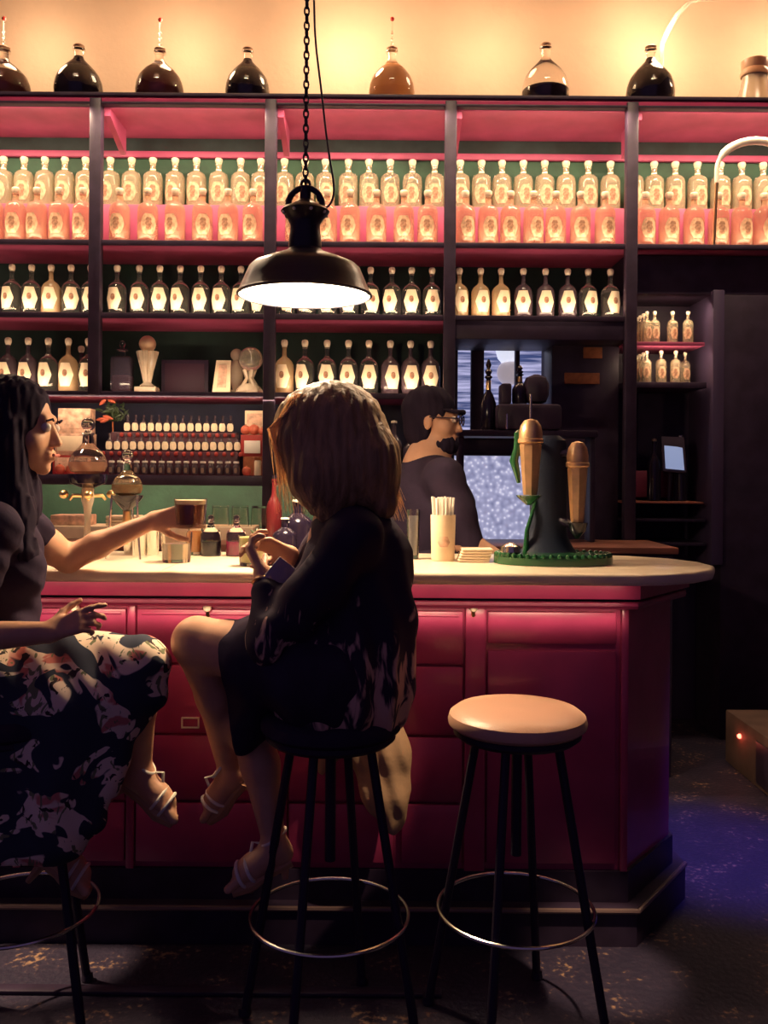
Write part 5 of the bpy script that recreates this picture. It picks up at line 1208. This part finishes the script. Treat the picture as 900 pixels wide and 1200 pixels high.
# short skirt over the thighs
S = SDF(.005)
S.chain([hipB, V3(392, 802, 2.16)], [.140, .146], .03)
S.chain([hipB + Vector((-.03, -.08, 0)), hipB.lerp(kB, .5) + Vector((0, -.03, .01)), hipB.lerp(kB, .74)], [.112, .092, .078], .03)
S.chain([hipB + Vector((-.02, .08, -.01)), hipB.lerp(kB2, .85) + Vector((0, .02, .01))], [.110, .075], .03)
S.chain([V3(300, 800, 2.18), V3(285, 860, 2.22)], [.07, .05], .05)
S.clip(V3(262, 760, 2.2), (-1, 0, -.12))
S.build('skirt', M['cloth'], B, noise=lambda x, y, z: .003 * np.sin(x * 60 + z * 30))
# bracelet
d = (wBn - eBn).normalized(); u = d.cross(Vector((0, 1, 0))).normalized(); v_ = d.cross(u)
MB().tube([wBn - d * .02 + (u * math.cos(a) + v_ * math.sin(a)) * .026 for a in [2 * PI * k / 20 for k in range(20)]], .004, 8, closed=True).build('bracelet', M['brass'], B)
# phone held in her hands
ph = V3(328, 676, 2.14)
t_ = thing('smartphone', 'small pinkish-grey phone tilted in the blonde woman\'s hands', 'phone', ph)
R_ = Matrix.Rotation(math.radians(38), 3, 'Y') @ Matrix.Rotation(math.radians(-25), 3, 'X')
MB().box(ph + Vector((-.030, -.004, -.034)), ph + Vector((.030, .004, .040)), .004, R_).build('case', M['phone'], t_)
MB().box(ph + Vector((-.026, .0042, -.030)), ph + Vector((.026, .005, .036)), .0004, R_).build('screen', M['winedark'], t_)

# ---------------- barman behind the bar
C = thing('person', 'bearded barman in dark shirt standing behind the bar facing right', 'person', (V3(515, 0, 3.72).x, 3.72, 0))
S = SDF(.006); YC = 3.72
hc = V3(508, 492, YC)
gC = add_head(S, hc, (1, -.25, -.05), sc=1.10, male=True)
nC = V3(500, 546, YC)
S.chain([gC(-.02, 0, -.07), nC], [.054, .060], .02)
xC = nC.x
shz = nC.z - .050
S.chain([(xC, YC, shz + .03), (xC + .02, YC, shz - .12), (xC + .02, YC, 1.12), (xC + .02, YC, .95)], [.10, .155, .145, .15], .08)
fs = Vector((xC + .06, YC - .19, shz)); bs = Vector((xC - .02, YC + .19, shz))
S.chain([fs, bs], [.066, .066], .06)
S.chain([fs, fs + Vector((.09, -.03, -.25)), fs + Vector((.24, -.05, -.33)), ], [.058, .048, .032], .03)
S.chain([bs, bs + Vector((.05, .02, -.28)), bs + Vector((.22, -.02, -.40))], [.058, .046, .032], .03)
add_hand(S, fs + Vector((.24, -.05, -.33)), (.9, -.1, -.3), (0, .3, -.9), -1, sc=.95); add_hand(S, bs + Vector((.22, -.02, -.40)), (.9, -.1, -.3), (0, -.3, -.9), 1, sc=.95)
for q in (-1, 1): S.chain([(xC + .02, YC + q * .09, .95), (xC + .04, YC + q * .10, .50), (xC + .01, YC + q * .10, .08)], [.10, .065, .045], .04); S.chain([(xC - .02, YC + q * .10, .05), (xC + .16, YC + q * .11, .03)], [.045, .03], .02)
S.build('body', M['skin'], C)
S = SDF(.007)
S.chain([(xC - .005, YC, shz + .045), (xC, YC, shz), (xC + .02, YC, shz - .12), (xC + .02, YC, 1.12), (xC + .02, YC, .95)], [.075, .115, .172, .165, .17], .05)
S.chain([fs, bs], [.078, .078], .06); S.chain([fs, fs + Vector((.05, -.02, -.14)), fs + Vector((.10, -.03, -.26))], [.076, .072, .058], .03); S.chain([bs, bs + Vector((.03, .01, -.16)), bs + Vector((.05, .02, -.28))], [.076, .068, .056], .03)
S.build('shirt', M['cloth'], C)
S = SDF(.007)
for q in (-1, 1): S.chain([(xC + .02, YC + q * .08, .97), (xC + .04, YC + q * .10, .50), (xC + .01, YC + q * .10, .10)], [.125, .085, .065], .04)
S.build('trousers', M['cloth'], C)
for q in (-1, 1): MB().lathe([(.06, .001), (.065, .02), (.05, .06), (.04, .08)], (xC + .06, YC + q * .105, 0), 16, sx=2.0).build('shoe', M['black'], C)
S = SDF(.006); S.ell(gC(-.022, 0, .040), (.112, .094, .098), k=.02); S.ell(gC(.12, 0, -.035), (.10, .11, .085), k=.01, sub=True); S.ell(gC(-.045, 0, -.04), (.072, .080, .085), k=.03); S.clip(gC(0, 0, -.085), (.9, 0, -1))
S.build('hair', M['hairblack'], C, noise=hairnoise((90, 90, 60), .003))
S = SDF(.006); S.ell(gC(.040, 0, -.092), (.068, .062, .052), k=.02); S.ell(gC(.115, 0, -.075), (.016, .022, .010), k=.01, sub=True)
S.build('beard', M['hairblack'], C, noise=hairnoise((140, 140, 100), .003))
MB().tube([gC(.05, -.075, .035), gC(.100, -.045, .030), gC(.112, 0, .032), gC(.100, .045, .030), gC(.05, .075, .035)], [.006, .010, .012, .010, .006], 8).build('eyebrow', M['hairblack'], C)
gm = MB()
for q in (-1, 1): gm.tube([gC(.108, q * .033 + .022 * math.cos(a), .002 + .017 * math.sin(a)) for a in [2 * PI * k / 16 for k in range(16)]], .0026, 6, closed=True); gm.tube([gC(.106, q * .055, .006), gC(.0, q * .082, .006)], .003, 6)
gm.tube([gC(.108, -.012, .004), gC(.108, .012, .004)], .0026, 6); gm.build('eyeglasses', M['black'], C)
for q in (-1, 1): MB().ball(gC(.083, q * .031, .003), .0135, 14, 10).build('eye', M['eye'], C)
